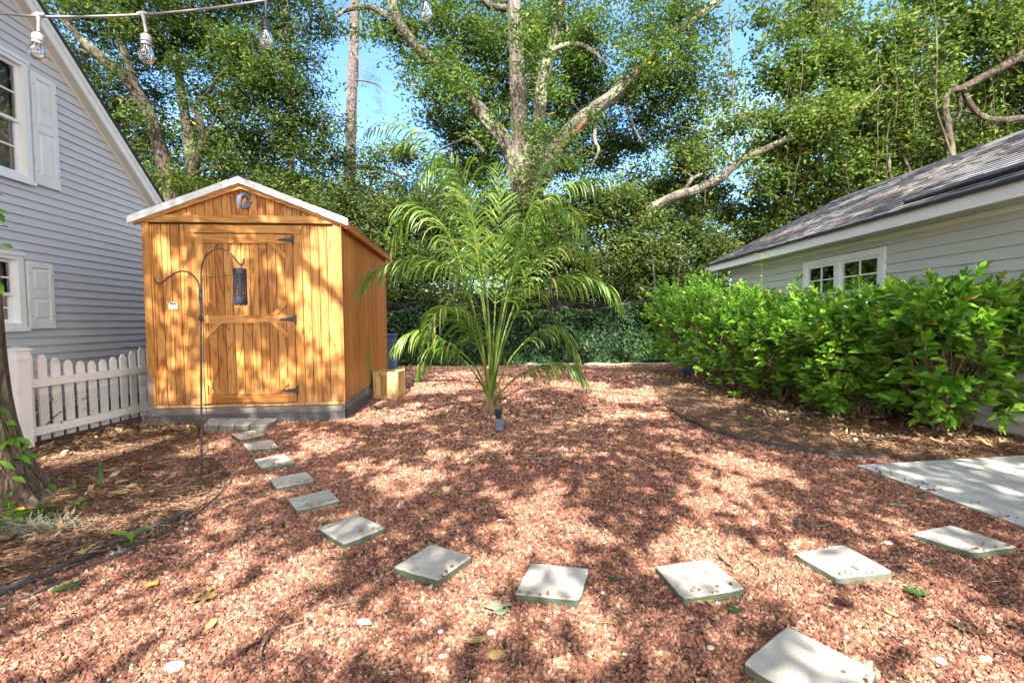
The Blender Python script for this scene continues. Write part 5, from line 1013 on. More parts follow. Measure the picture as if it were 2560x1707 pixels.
tree('laurel_oak', [q([(436, 800), (440, 600), (441, 470), (440, 372), (430, 300), (424, 255), (412, 180), (400, 100), (392, 20), (388, -60)], [30, 28, 26, 30, 24, 20, 18, 16, 14, 10], .5, 24, 14), q([(446, 390), (466, 330), (462, 285), (438, 235)], [16, 20, 15, 6], -.2, 25, 13.9), q([(445, 250), (476, 215), (500, 180), (540, 140), (560, 90)], [9, 9, 8, 6, 3], -.4, 26, 13.9), q([(475, 320), (505, 250), (530, 205)], [9, 6, 3], -.3, 27, 13.8), q([(448, 400), (490, 385), (505, 395)], [12, 8, 4], 0, 28, 13.9)],
     [(500, 40, 14, 90, 60, .8), (470, 130, 14.6, 80, 70, .7), (560, 130, 13.4, 80, 70, .9), (600, 220, 13.6, 90, 60, .95), (520, 240, 14.6, 70, 60, .8), (680, 90, 14.4, 70, 60, .7), (700, 190, 14.4, 60, 60, .85), (720, 290, 14.8, 60, 60, .85), (640, 320, 14.6, 80, 50, .85), (540, 340, 15, 90, 50, .9), (450, 430, 14.8, 80, 45, .9), (590, 400, 15, 80, 50, .8), (730, 360, 15, 45, 40, .6), (430, 330, 15.5, 60, 60, .8), (610, 20, 14.5, 60, 40, .5), (720, 20, 14, 50, 50, .6), (760, 60, 14, 40, 40, .5), (560, -60, 14, 230, 60, .5), (440, 440, 13.2, 36, 30, .5), (400, 120, 13.2, 40, 60, .35), (430, 260, 13.1, 40, 50, .3), (490, 330, 13, 50, 40, .45), (610, 180, 13, 60, 50, .6), (670, 300, 13.4, 50, 60, .5)],
     'bark_dark', 'leaf_left', .12, .052, 'upright laurel oak with burred trunk behind the shed peak', TG, 203, per=95, csig=.32)
# pines
tree('pine_tree', [limb([(797, 800), (800, 640), (803, 460), (806, 300), (811, 150), (816, 0), (820, -160)], 18, [29, 29, 27, 26, 24, 21, 18], 0, 31), limb([(812, 110), (822, 135), (838, 165)], 18, [6, 4, 2], -.4, 32), limb([(808, 185), (835, 186), (865, 195), (890, 215)], 18, [5, 4, 3, 1.5], -.5, 33), limb([(800, 385), (845, 384), (880, 390), (920, 405), (945, 402)], 17.6, [9, 10, 9, 7, 3], -1, 34), limb([(868, 392), (852, 420), (842, 480)], 17.4, [6, 7, 4], 0, 35), limb([(865, 192), (872, 230), (876, 270)], 17.6, [2, 2, 1], 0, 36)],
     [(850, 175, 17.5, 30, 20, .35), (870, 230, 17.6, 14, 40, .3), (770, 20, 17.8, 30, 40, .3), (845, 60, 17.8, 40, 40, .3)], 'bark_pine', 'needles', .17, .008, 'tall bare pine trunk standing against the blue sky right of the shed peak', TG, 204, per=70, csig=.22)
tree('pine_tree', [limb([(672, 800), (670, 560), (668, 400), (664, 250), (660, 120), (655, 0), (650, -120)], 19, [20, 20, 19, 19, 20, 21, 18], 0, 41), limb([(660, 110), (690, 75), (700, 60)], 18.8, [4, 3, 2], 0, 42), limb([(655, 60), (630, 50), (612, 30)], 18.9, [4, 3, 1.5], 0, 43)], [(640, 60, 18.8, 30, 24, .25), (695, 60, 18.8, 24, 24, .3)], 'bark_pine', 'needles', .17, .008, 'thinner pine trunk rising through the laurel oak leaves, left of the bare pine', TG, 205, per=70, csig=.2)
tree('understory_tree', [limb([(842, 760), (846, 560), (850, 470), (856, 430)], 15, [12, 11, 9, 6], 0, 44), limb([(850, 470), (900, 420), (960, 395)], 15, [6, 5, 3], 0, 45)], [(880, 360, 15, 60, 40, .7), (930, 370, 15.2, 50, 40, .6), (860, 440, 15.4, 70, 45, .75), (930, 460, 15.4, 60, 45, .8), (790, 370, 15.6, 40, 50, .5), (770, 440, 15.6, 50, 45, .8)], 'bark_dark', 'leaf_left', .115, .05, 'small loose crowned tree between the bare pine and the palm tips', TG, 206, per=90, csig=.3)
# leaning tree right of the oak: long bare limb
tree('leaning_tree', [limb([(1400, 790), (1420, 660), (1450, 560), (1480, 492), (1540, 456), (1610, 432), (1660, 405), (1700, 372), (1760, 342), (1820, 312), (1865, 290), (1930, 262), (1985, 232), (2030, 190)], 14, [30, 28, 24, 23, 21, 20, 21, 18, 14, 12, 9, 6, 4, 1.5], -.8, 51), limb([(1570, 440), (1590, 412), (1612, 400)], 13.9, [10, 10, 5], 0, 52), limb([(1690, 380), (1650, 330), (1600, 300), (1560, 290)], 13.6, [5, 4, 3, 2], 0, 53), limb([(1690, 378), (1686, 250), (1680, 120), (1675, 10)], 13.6, [4, 3, 2.5, 2], -.2, 54)],
     [(1640, 360, 13.4, 60, 30, .3), (1700, 300, 13.6, 60, 50, .25), (1650, 220, 14, 50, 50, .2), (1750, 260, 13.6, 50, 50, .35), (1620, 120, 14, 50, 60, .2), (1760, 100, 14, 60, 60, .2), (1700, 180, 14.4, 60, 60, .12), (1590, 350, 14.6, 60, 60, .5), (1560, 400, 15, 50, 40, .6), (1770, 400, 13.8, 60, 50, .6), (1870, 285, 12.9, 45, 30, .7), (1930, 255, 12.9, 45, 35, .7)], 'bark_oak', 'leaf_right', .12, .07, 'leaning tree whose long bare grey limb slants up to the right over the hedge', TG, 207, per=75, csig=.28)
# vine hung trees on the right
rb1 = [(1850, 40, 14.4, 70, 60, .6), (1900, 130, 14, 90, 70, .85), (1820, 180, 14, 70, 60, .8), (1850, 280, 13.8, 90, 60, .9), (1960, 230, 14, 80, 70, .9), (1790, 330, 14.2, 70, 50, .8), (1880, 380, 14.4, 90, 50, .95), (1980, 330, 14.4, 70, 60, .9), (1800, 440, 14.8, 80, 45, .9), (1750, 500, 15, 70, 40, .7), (1930, 40, 14.6, 60, 50, .6), (1740, 20, 14.4, 50, 50, .35), (1980, 420, 14.8, 80, 50, .9)]
tree('vine_hung_tree', [limb([(1955, 800), (1952, 560), (1958, 450), (1966, 400), (1960, 320), (1930, 230), (1895, 140), (1882, 60), (1885, -20), (1890, -120)], 15, [36, 34, 30, 28, 28, 26, 28, 32, 34, 26], -.6, 61), limb([(1880, 30), (1840, -10), (1800, -60)], 14.4, [18, 14, 8], 0, 62), limb([(1890, 20), (1940, -10), (1990, -50)], 14.4, [16, 12, 8], 0, 63)], rb1, 'bark_oak', 'leaf_right', .13, .085, 'vine hung tree with pale shaggy trunk at the top right of centre', TG, 208, per=80, csig=.3)
tree('vine_hung_tree', [limb([(2193, 800), (2190, 500), (2186, 380), (2178, 300), (2170, 240), (2180, 212), (2215, 200), (2262, 175), (2310, 150), (2360, 118), (2420, 90)], 13.6, [20, 20, 18, 16, 16, 16, 17, 18, 20, 22, 22], -.4, 64), limb([(2212, 206), (2232, 245), (2258, 268), (2300, 276), (2352, 272), (2420, 280)], 13.5, [13, 14, 13, 13, 14, 14], -.2, 65), limb([(2200, 205), (2205, 240), (2202, 270)], 13.5, [12, 9, 4], 0, 66), limb([(2145, 0), (2152, 120), (2150, 240), (2170, 310), (2190, 370)], 13.2, [3, 4, 4, 4, 5], 0, 67)],
     [(2060, 110, 13.8, 80, 80, .8), (2120, 220, 14, 80, 70, .9), (2060, 300, 14.2, 80, 60, .9), (2240, 100, 13.8, 90, 70, .8), (2330, 60, 13.4, 70, 70, .85), (2300, 200, 14.2, 80, 70, .85), (2330, 330, 14.4, 60, 60, .8), (2230, 330, 14.6, 80, 60, .75), (2140, 390, 15, 80, 60, .75), (2100, 20, 14, 70, 50, .55), (2400, 160, 13.8, 80, 120, .8), (2380, 300, 14.4, 60, 60, .8), (2050, 210, 14.5, 60, 60, .8), (2250, -20, 14, 150, 50, .6)], 'bark_dark', 'leaf_right', .13, .085, 'vine hung tree with hooked limbs at the right edge above the roof', TG, 209, per=80, csig=.3)
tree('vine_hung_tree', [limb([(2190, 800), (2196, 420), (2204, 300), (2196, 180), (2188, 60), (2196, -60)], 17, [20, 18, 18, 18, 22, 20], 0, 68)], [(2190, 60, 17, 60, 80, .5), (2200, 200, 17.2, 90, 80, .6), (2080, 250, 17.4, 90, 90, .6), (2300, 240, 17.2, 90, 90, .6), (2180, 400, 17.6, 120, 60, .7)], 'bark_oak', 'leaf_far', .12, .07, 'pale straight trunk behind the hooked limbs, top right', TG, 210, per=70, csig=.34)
tree('slender_tree', [limb([(2062, 800), (2060, 460), (2050, 420), (2042, 380), (2046, 340), (2052, 290), (2048, 250)], 14, [9, 9, 9, 8, 8, 7, 5], 0, 71), limb([(2100, 800), (2103, 440), (2096, 410), (2080, 370), (2064, 330)], 14, [8, 8, 8, 7, 4], 0, 72)], [(2050, 400, 14.6, 60, 50, .5), (2090, 340, 14.8, 50, 50, .5)], 'bark_dark', 'leaf_right', .1, .055, 'two thin dark stems curving up behind the roof ridge', TG, 211, per=60, csig=.28)
# hanging vines: strings of leaves
vr = np.random.default_rng(300); mb = MB(); vc = []
vine = empty('hanging_vines', tuple(d2(1900, 200, 13)[:2]) + (0,), 0, 'thin brown lianas dangling through the right hand trees', 'vine'); vo3 = np.array(vine.location)
for k in range(28):
    x = vr.uniform(1600, 2350); y0 = vr.uniform(-20, 260); y1 = y0 + vr.uniform(100, 300); Y = vr.uniform(12.9, 14.5); x1 = x + vr.normal(0, 14); P = [d2(x + (x1 - x) * t + vr.normal(0, 4), y0 + (min(y1, 470) - y0) * t, Y) for t in np.linspace(0, 1, 6)]; S_ = spline(P, 3); mb.tube(S_ - vo3, vr.uniform(.005, .014), 4, cap=False)
    kk = vr.integers(6, 26); vc.append(S_[vr.integers(0, len(S_), kk)] + vr.normal(0, .06, (kk, 3)))
mb.build('vine_stems', M['bark_dark'], vine); vc = np.vstack(vc); V, F = leaves(vc - vo3, .10, .07, vr, .3, .8); link('vine_leaves', np_mesh('vine_leaves', V, F, vr.beta(2, 2, len(vc))), M['leaf_right'], vine)

# understory shrubs behind the fence
def bush(blobs, label, seed, leaf='leaf_shrub', L=.12, W_=.055, per=120, sig=.26, name='evergreen_shrub'):
    x, y, Y = blobs[0][:3]; b = d2(x, y, Y); X = b[0]; pr = np.random.default_rng(seed); lim = []
    for k in range(5): e = d2(x + pr.normal(0, blobs[0][3] * .7), y - pr.uniform(-.3, .8) * blobs[0][4], Y + pr.normal(0, .3)); s0_ = np.array([X + pr.normal(0, .15), Y + pr.normal(0, .15), 0]); lim.append((spline([s0_, s0_ + (e - s0_) * .5 + np.append(pr.normal(0, .2, 2), 0), e], 5), lerp_r([.055, .035, .012], 11)))
    return tree(name, lim, blobs, 'bark_dark', leaf, L, W_, label, 'shrubs behind the rear fence', seed, twigs=.3, per=per, csig=sig, cat='shrub', leaf_t=(2, 2.6))
bush([(1380, 470, 13.8, 95, 45, 1.0), (1310, 500, 14, 60, 40, .9), (1450, 520, 13.8, 70, 45, .9), (1340, 580, 14, 80, 60, 1), (1300, 660, 14.2, 70, 50, .9)], 'evergreen shrub with sunlit leaf heads just right of the palm crown', 401)
bush([(1480, 590, 13.5, 90, 65, 1.1), (1400, 640, 13.6, 80, 50, 1), (1540, 640, 13.6, 80, 55, 1), (1460, 680, 13.4, 90, 30, .9)], 'broad evergreen shrub with bluish leaves above the shade cloth', 402)
bush([(1600, 560, 14.2, 70, 60, 1), (1620, 640, 14, 60, 50, 1), (1560, 500, 14.8, 80, 45, .9), (1650, 600, 14.6, 40, 60, .8)], 'dark evergreen shrub at the far end of the low roof', 403)
bush([(1590, 440, 15.4, 80, 40, .8), (1500, 440, 15.6, 60, 40, .8), (1660, 480, 15.4, 50, 35, .7)], 'dark upper shrub crown under the slanting bare limb', 404)
bush([(900, 520, 13.9, 70, 60, 1), (870, 590, 13.7, 60, 60, 1), (930, 620, 13.6, 60, 60, 1), (860, 480, 14.4, 60, 30, .8), (880, 670, 13.5, 60, 40, .9)], 'dark evergreen shrub behind the shed back corner', 405)
bush([(1010, 500, 14.4, 90, 70, 1), (1000, 610, 14.2, 80, 70, 1), (1080, 560, 14.6, 80, 80, 1), (1010, 690, 13.6, 90, 30, .9)], 'dark evergreen shrub filling the space behind the palm, left side', 406)
bush([(1210, 500, 13.5, 80, 55, 1), (1190, 600, 13.4, 85, 70, 1.1), (1250, 560, 13.5, 60, 60, 1), (1150, 470, 13.8, 50, 40, .9), (1180, 690, 13.4, 110, 30, .9)], 'dark evergreen shrub hidden behind the palm stem', 407)
bush([(760, 480, 13.6, 90, 40, 1), (690, 450, 14, 60, 50, .9), (800, 540, 13.4, 60, 40, .8), (640, 440, 14.4, 60, 50, .8)], 'green shrub above the right slope of the shed roof', 408)
bush([(420, 480, 14, 80, 40, 1), (520, 440, 14.6, 80, 50, .9), (360, 470, 15, 50, 50, .8), (470, 520, 13.4, 90, 40, .9)], 'grey green shrub above the left slope of the shed roof', 409)
bush([(1760, 560, 15.6, 80, 40, .8), (1700, 540, 16, 60, 50, .5), (1840, 500, 15.6, 80, 45, .8), (1930, 450, 15.8, 80, 50, .8)], 'yellow green scrub along the top of the low roof ridge', 410, 'leaf_right', .1, .055)
bush([(2060, 400, 15.8, 90, 60, .7), (2160, 350, 16, 90, 60, .7), (2260, 330, 15.8, 90, 60, .7), (2340, 330, 15.6, 80, 60, .7)], 'sunlit scrub behind the right end of the roof ridge', 411, 'leaf_far', .1, .055)
bush([(x, 706 + 6 * math.sin(x), 13.3 + .3 * math.sin(x * .7), 70, 30, 1.1) for x in range(840, 1720, 95)], 'low dark undergrowth band just above the shade cloth', 412)
# far wood beyond everything
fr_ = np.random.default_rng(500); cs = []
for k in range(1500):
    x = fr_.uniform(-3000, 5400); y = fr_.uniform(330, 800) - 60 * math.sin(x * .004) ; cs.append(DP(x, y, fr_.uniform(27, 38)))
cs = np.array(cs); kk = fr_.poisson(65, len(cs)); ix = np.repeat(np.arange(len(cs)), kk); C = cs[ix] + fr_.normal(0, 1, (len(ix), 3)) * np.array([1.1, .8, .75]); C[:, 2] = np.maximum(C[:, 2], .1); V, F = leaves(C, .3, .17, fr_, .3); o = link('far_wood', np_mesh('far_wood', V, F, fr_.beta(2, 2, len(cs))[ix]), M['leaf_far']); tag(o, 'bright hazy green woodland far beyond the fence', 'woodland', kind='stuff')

# ------------------------------------------------------------------ near oak on the left: trunk in view, crown above and behind the camera
NT = G(10, 1262); nt_ = empty('near_oak', (NT[0] - .16, NT[1], 0), 0, 'ridged mossy tree trunk with flared root at the left edge', 'tree'); no3 = np.array(nt_.location)
def fluted(pts, rads, n=40, amp=.10, seed=1):
    P = np.array(pts, float); mm = len(P); r = random.Random(seed); ph = [r.uniform(0, 6) for _ in range(4)]; vs = []; fs = []
    for i in range(mm):
        for k in range(n):
            a_ = 2 * PI * k / n; rr = rads[i] * (1 + amp * (.6 * math.sin(5 * a_ + ph[0]) + .3 * math.sin(11 * a_ + ph[1] + i * .15) + .22 * math.sin(17 * a_ + ph[2] + i * .3)) * min(1.6, (1.9 - i / mm))); vs.append((P[i][0] + rr * math.cos(a_), P[i][1] + rr * math.sin(a_), P[i][2]))
    fs = [(i * n + k, i * n + (k + 1) % n, (i + 1) * n + (k + 1) % n, (i + 1) * n + k) for i in range(mm - 1) for k in range(n)]; return vs, fs
zz = [-.05, 0, .05, .12, .2, .3, .42, .56, .72, .9, 1.1, 1.4, 1.8, 2.4, 3.2, 4.2, 5.5, 7]; rr = [.40, .37, .33, .285, .25, .215, .19, .172, .160, .152, .148, .145, .143, .14, .135, .13, .12, .10]
v_, f_ = fluted([(.02 - .012 * z, 0, z) for z in zz], rr, 84, .15, 3); mb = MB(); mb.add(v_, f_, .5)
NB = []
for k, (a_, L, zb) in enumerate([(-1.2, 5.5, 5.4), (-2.0, 6.5, 6.0), (-.3, 6.5, 5.7), (-2.8, 4.5, 6.4), (.2, 4.5, 7.0), (-1.6, 8.5, 6.8), (-.8, 8.0, 6.9)]):
    P = spline([(-.3, 0, zb - .4), (-.3 + math.cos(a_) * L * .35, math.sin(a_) * L * .35, zb + 1.1), (-.3 + math.cos(a_) * L * .7, math.sin(a_) * L * .7, zb + 2.1), (-.3 + math.cos(a_) * L, math.sin(a_) * L, zb + 2.6)], 5); mb.tube(P, lerp_r([.10, .07, .045, .02], len(P)), 8); NB.append(P)
mb.build('trunk', M['bark_near'], nt_, smooth=True)
cr = np.random.default_rng(640); cen = []; CANO = []
# canopy clumps: gaps decide where sun reaches the yard
def shade(xg, yg, h): return np.array([xg + SUN_TO.x / SUN_TO.z * h, yg + SUN_TO.y / SUN_TO.z * h, h])
# sunlit patches seen on the ground (photo pixels, 2352 wide): openings in the crown
SUNP = [(120,1062,60,9),(220,1042,70,9),(330,1022,70,8),(420,1006,40,7),(530,1120,60,26),(200,1200,60,13),(130,1212,45,18),(420,1165,35,14),(280,1420,70,26),(120,1430,60,24),(60,1500,50,26),(230,1505,80,24),(450,1330,100,34),(600,1345,55,22),(400,1440,80,34),(560,1425,60,28),(330,1535,90,28),(700,1310,60,18),(540,1290,40,16),(500,1500,50,24),(130,1350,70,16),
 (740,1022,55,15),(850,1075,80,17),(700,1050,40,12),(900,1120,45,10),(880,960,95,20),(980,940,80,15),(850,925,55,10),(1000,890,100,12),(1060,862,55,8),(920,905,60,10),(1120,1030,50,13),(1020,1055,45,13),(640,1060,30,10),(930,1085,50,12),
 (1240,1170,75,22),(1120,1140,42,11),(1190,1225,42,24),(1285,1265,42,22),(1320,1215,34,14),(1130,1300,38,14),(1140,1395,42,28),(1040,1400,30,18),(1245,1135,40,8),
 (1690,1065,80,18),(1760,1090,60,20),(1600,1050,50,12),(1600,1150,80,12),(1640,1238,45,13),(1580,1000,50,7),(1430,915,100,16),(1480,955,70,10),(1350,885,60,9),(1260,880,50,9),(1510,897,45,7),(1580,1180,40,14),(1450,900,120,7),
 (1780,1205,55,12),(1970,1218,40,12),(1760,1325,50,34),(1850,1365,90,30),(1950,1400,80,26),(2060,1445,95,26),(2180,1490,90,34),(2290,1525,60,34),(2240,1405,55,12),(1700,1262,34,12),(1860,1300,40,14),(2000,1330,20,8),(1900,1270,40,16),(2120,1540,60,20),(1960,1540,40,18),
 (1930,1000,50,6),(2130,1012,60,7),(2260,1012,80,10),(2050,1030,40,6),(2180,1040,60,6),(2300,1075,60,6),(1640,930,50,6)]
gl_ = []
for x, y, rx, ry in SUNP:
    c = g2(x, y); e = g2(x + rx, y); f1 = g2(x, y + ry); gl_.append((c[0], c[1], max(.11, abs(e[0] - c[0]) * .92), max(.15, abs(c[1] - f1[1]) * .92)))
def on_face(P): return P[0] - SUN_TO.x / SUN_TO.z * P[2], P[1] - SUN_TO.y / SUN_TO.z * P[2]
for x, y, rx, ry in [(385,590,26,40),(395,740,10,46),(385,860,14,50),(440,865,10,46),(640,620,16,40),(560,660,12,60),(590,910,9,22),(780,800,10,80),(622,480,12,16),(570,485,8,16),(500,700,10,36),(440,640,8,40),(520,800,8,40),(700,640,10,50),(660,880,8,40),(720,560,12,20),(480,560,10,20)]:
    c = on_face(WL(x * K, y * K, SH_P, vv)); e = on_face(WL((x + rx) * K, y * K, SH_P, vv)); f1 = on_face(WL(x * K, (y + ry) * K, SH_P, vv)); gl_.append((c[0], c[1], max(.07, abs(e[0] - c[0])), max(.07, abs(f1[1] - c[1]))))
gl_ += [(5.6, 8.4, .4, .5), (6.3, 9.6, .5, .5), (6.8, 11, .5, .7), (6.0, 12.3, .4, .6), (5.5, 10.4, .2, .8), (7.3, 12.8, .5, .7), (6.0, 11.2, .15, .5), (2.7, 13.2, .9, .35), (3.3, 13.9, .2, .5), (1.5, 14.2, .3, .3), (-1.5, 14.4, .4, .4), (0, 15.2, 1.5, .3), (4.5, 14.8, 1, .5), (-.3, 8.4, .8, .5), (-.6, 9.3, 1.2, .5), (-.1, 7.6, .4, .25), (.6, 8.6, .4, .5), (-1.3, 8.0, .35, .4), (.2, 7.0, .3, .2), (1.1, 8.0, .3, .25), (4.2, 9.6, .35, .3), (3.8, 9.1, .3, .25), (4.6, 6.6, .3, .2), (5.9, 8, .5, .3), (6.6, 10.3, .5, .5), (6.2, 9.0, .3, .8), (7, 9.6, .4, .6), (7.4, 11.2, .6, .5), (2.6, 12.2, .7, .5), (.5, 12.6, .6, .3), (3.6, 13, .5, .5), (-4.6, 5.1, .15, .3), (-4.75, 6.2, .1, .2)]
for _ in range(38):
    a_ = cr.uniform(.07, .2); y_ = 1.6 + 9 * cr.random() ** 1.4; gl_.append((cr.uniform(-.95, 1.0) * y_ * .95, y_, a_, a_ * cr.uniform(.8, 1.7)))
for _ in range(34): gl_.append((cr.uniform(3.2, 5.2), cr.uniform(5.8, 11.6), cr.uniform(.12, .3), cr.uniform(.12, .3)))
gaps = np.array(gl_)
def open_sky(x, y):
    wx = x + .07 * np.sin(y * 17) + .05 * np.sin(x * 27 + y * 7); wy = y + .09 * np.sin(x * 15 + 1) + .05 * np.sin(y * 31 - x * 11); e = np.full(len(x), 9.)
    for a, b, c, d in gaps: e = np.minimum(e, ((wx - a) / c) ** 2 + ((wy - b) / d) ** 2)
    return e < 1
n = 33000; X = cr.uniform(-7.5, 8, n); Y_ = cr.uniform(-3.0, 15.5, n); H_ = cr.uniform(0, 1.5, n) + np.interp(Y_, [0, 5, 6.6, 11], [4.8, 5.2, 7.4, 8.6]); k = ~open_sky(X, Y_); X, Y_, H_ = X[k], Y_[k], H_[k]
n = len(X); kk = cr.poisson(5.2, n); ix = np.repeat(np.arange(n), kk); X2 = X[ix] + cr.normal(0, .10, len(ix)); Y2 = Y_[ix] + cr.normal(0, .10, len(ix)); H2 = H_[ix] + cr.normal(0, .12, len(ix)); k = ~open_sky(X2, Y2); X2, Y2, H2 = X2[k], Y2[k], H2[k]
C = np.column_stack([X2 + SUN_TO.x / SUN_TO.z * H2, Y2 + SUN_TO.y / SUN_TO.z * H2, H2]); vis = (C[:, 1] > .5) & (C[:, 2] < .72 * C[:, 1] + 2.2); C = C[~vis]
V, F = leaves(C - no3, .13, .075, cr, 1.2, .1, 1, .1); link('crown', np_mesh('crown', V, F, cr.beta(2, 3, len(C))), M['leaf_oak'], nt_)
# vine on the trunk, ferny ground plants and moss at its foot
vr = np.random.default_rng(71); vn = empty('climbing_vine', (NT[0] - .16, NT[1], 0), 0, 'green leaved vine climbing the near trunk at the left edge', 'vine')
mb = MB(); LV = []; 
for k in range(4):
    ph = vr.uniform(-.9, .5); P = [(.02 - .012 * z + (np.interp(z, zz, rr) + .012) * math.cos(ph + .5 * math.sin(z * 3 + k)), (np.interp(z, zz, rr) + .012) * math.sin(ph + .5 * math.sin(z * 3 + k)), z) for z in np.linspace(.1, 2.6, 22)]; mb.tube(P, .006, 5); LV += P
mb.build('stem', M['stem'], vn, smooth=True); LV = np.array(LV); sel = vr.integers(0, len(LV), 52); C = LV[sel]; d = np.column_stack([vr.uniform(.3, 1.2, 52), vr.normal(-.3, .5, 52), vr.normal(-.1, .35, 52)]); d /= np.linalg.norm(d, axis=1)[:, None]; V, F = whorl_leaf(C + d * .02, d, np.column_stack([vr.normal(0, .3, 52), vr.normal(-.5, .3, 52), np.ones(52)]), vr.uniform(.05, .11, 52), vr.uniform(.03, .055, 52)); link('leaves', np_mesh('leaves', V, F, np.repeat(vr.random(52), 6), True), M['weed'], vn)
mg = empty('spanish_moss', tuple(g2(95, 1215)[:2]) + (0,), 0, 'grey green spanish moss clump lying at the foot of the near trunk', 'moss'); mp_ = []
mb = MB(); r = np.random.default_rng(8)
for k in range(420):
    c = np.array([r.normal(-.05, .14), r.normal(-.02, .055), r.uniform(.0, .05)]); d = r.normal(0, 1, 3) * (1, .7, .5); d /= np.linalg.norm(d); e = np.cross(d, r.normal(0, 1, 3)); mb.tube([c, c + d * .03 + e * .012, c + d * .06, c + d * .085 - e * .01], .0013, 3, t=r.random(), cap=False)
mb.build('strands', M['moss'], mg)
def plantlet(name, xy, n, L, Wd, h, label, seed, cat='weed', mat='weed', group=None, upright=.6):
    r = np.random.default_rng(seed); root = empty(name, (xy[0], xy[1], 0), 0, label, cat, group); mb = MB(); C = []; D_ = []
    for k in range(n): a_ = k * 2.4 + r.uniform(-.4, .4); z = h * (.3 + .7 * k / max(1, n - 1)); p = np.array([math.cos(a_) * .012, math.sin(a_) * .012, z]); C.append(p); D_.append([math.cos(a_), math.sin(a_), upright])
    mb.tube([(0, 0, -.01), (.004, 0, h * .5), (0, .003, h)], .0025, 5); mb.build('stem', M[mat], root); C = np.array(C); D_ = np.array(D_); D_ /= np.linalg.norm(D_, axis=1)[:, None]; V, F = whorl_leaf(C, D_, np.tile([0, 0, 1.], (n, 1)) + r.normal(0, .2, (n, 3)), np.full(n, L) * r.uniform(.8, 1.2, n), np.full(n, Wd)); link('leaves', np_mesh('leaves', V, F, np.repeat(r.uniform(.2, .95, n), 6), True), M[mat], root); return root
WG = 'small weeds in the gravel'
plantlet('ground_vine', g2(80, 1190)[:2], 9, .12, .055, .06, 'bright green leaves sprouting beside the moss at the near trunk', 81, 'plant', upright=.3)
plantlet('ground_vine', g2(25, 1215)[:2], 10, .10, .05, .08, 'leafy sprout between the near trunk and the left edge', 82, 'plant', upright=.3)
plantlet('ground_vine', g2(20, 1180)[:2], 3, .13, .05, .07, 'yellow orange leaf cluster against the near trunk', 83, 'plant', 'leaf_yellow', upright=.3)
plantlet('weed', g2(182, 1165)[:2], 4, .05, .035, .03, 'two leaf seedling in the left mulch bed', 84)
plantlet('weed', g2(303, 1255)[:2], 5, .08, .035, .07, 'upright green weed against the left edging strip', 85)
plantlet('weed', g2(171, 1128)[:2], 5, .045, .025, .03, 'tiny weed left of the blade leaf', 86)
plantlet('weed', g2(858, 1028)[:2], 7, .03, .02, .02, 'small weed in the gravel between the shed corner and the palm', 87)
plantlet('weed', g2(1003, 1142)[:2], 5, .035, .018, .03, 'small weed alone in the middle gravel', 88)
plantlet('weed', g2(1000, 985)[:2], 9, .05, .035, .02, 'spreading weed left of the palm foot', 89, upright=.1)
plantlet('weed', g2(1232, 942)[:2], 12, .045, .02, .02, 'low fine leaved weed patch right of the palm foot', 90, upright=.1)
plantlet('weed', g2(1715, 968)[:2], 7, .06, .035, .03, 'weed in the brown bed before the hedge', 91)
plantlet('weed', g2(175, 1030)[:2], 6, .07, .04, .02, 'yellow green weed at the picket fence foot', 92, upright=.1)
plantlet('weed', g2(732, 1215)[:2], 4, .04, .03, .025, 'weed tucked against the left corner of a stepping stone', 93)
plantlet('weed', g2(1690, 918)[:2], 14, .14, .06, .10, 'leafy seedling at the foot of the hedge', 94)
bl = empty('blade_plant', tuple(g2(231, 1122)[:2]) + (0,), 0, 'single sword shaped green blade standing in the left mulch', 'plant'); mb = MB(); mb.add([(-.012, 0, 0), (.012, 0, 0), (.018, .004, .12), (.004, .01, .24), (-.014, .004, .12), (.0, .006, .12)], [(0, 1, 2, 5), (0, 5, 4), (5, 2, 3), (4, 5, 3)], .5); mb.add([(.01, -.01, 0), (.02, -.01, 0), (.022, -.012, .05), (.018, -.01, .09)], [(0, 1, 2, 3)], .6); mb.build('blade', M['leaf_greenf'], bl)
# seedlings behind the picket fence
shrub('seedling_shrub', -4.95, 4.95, .22, .3, .42, 26, .07, 'leafy seedlings poking between the pickets', None, 95, 'weed', 'plant', .05, 4)

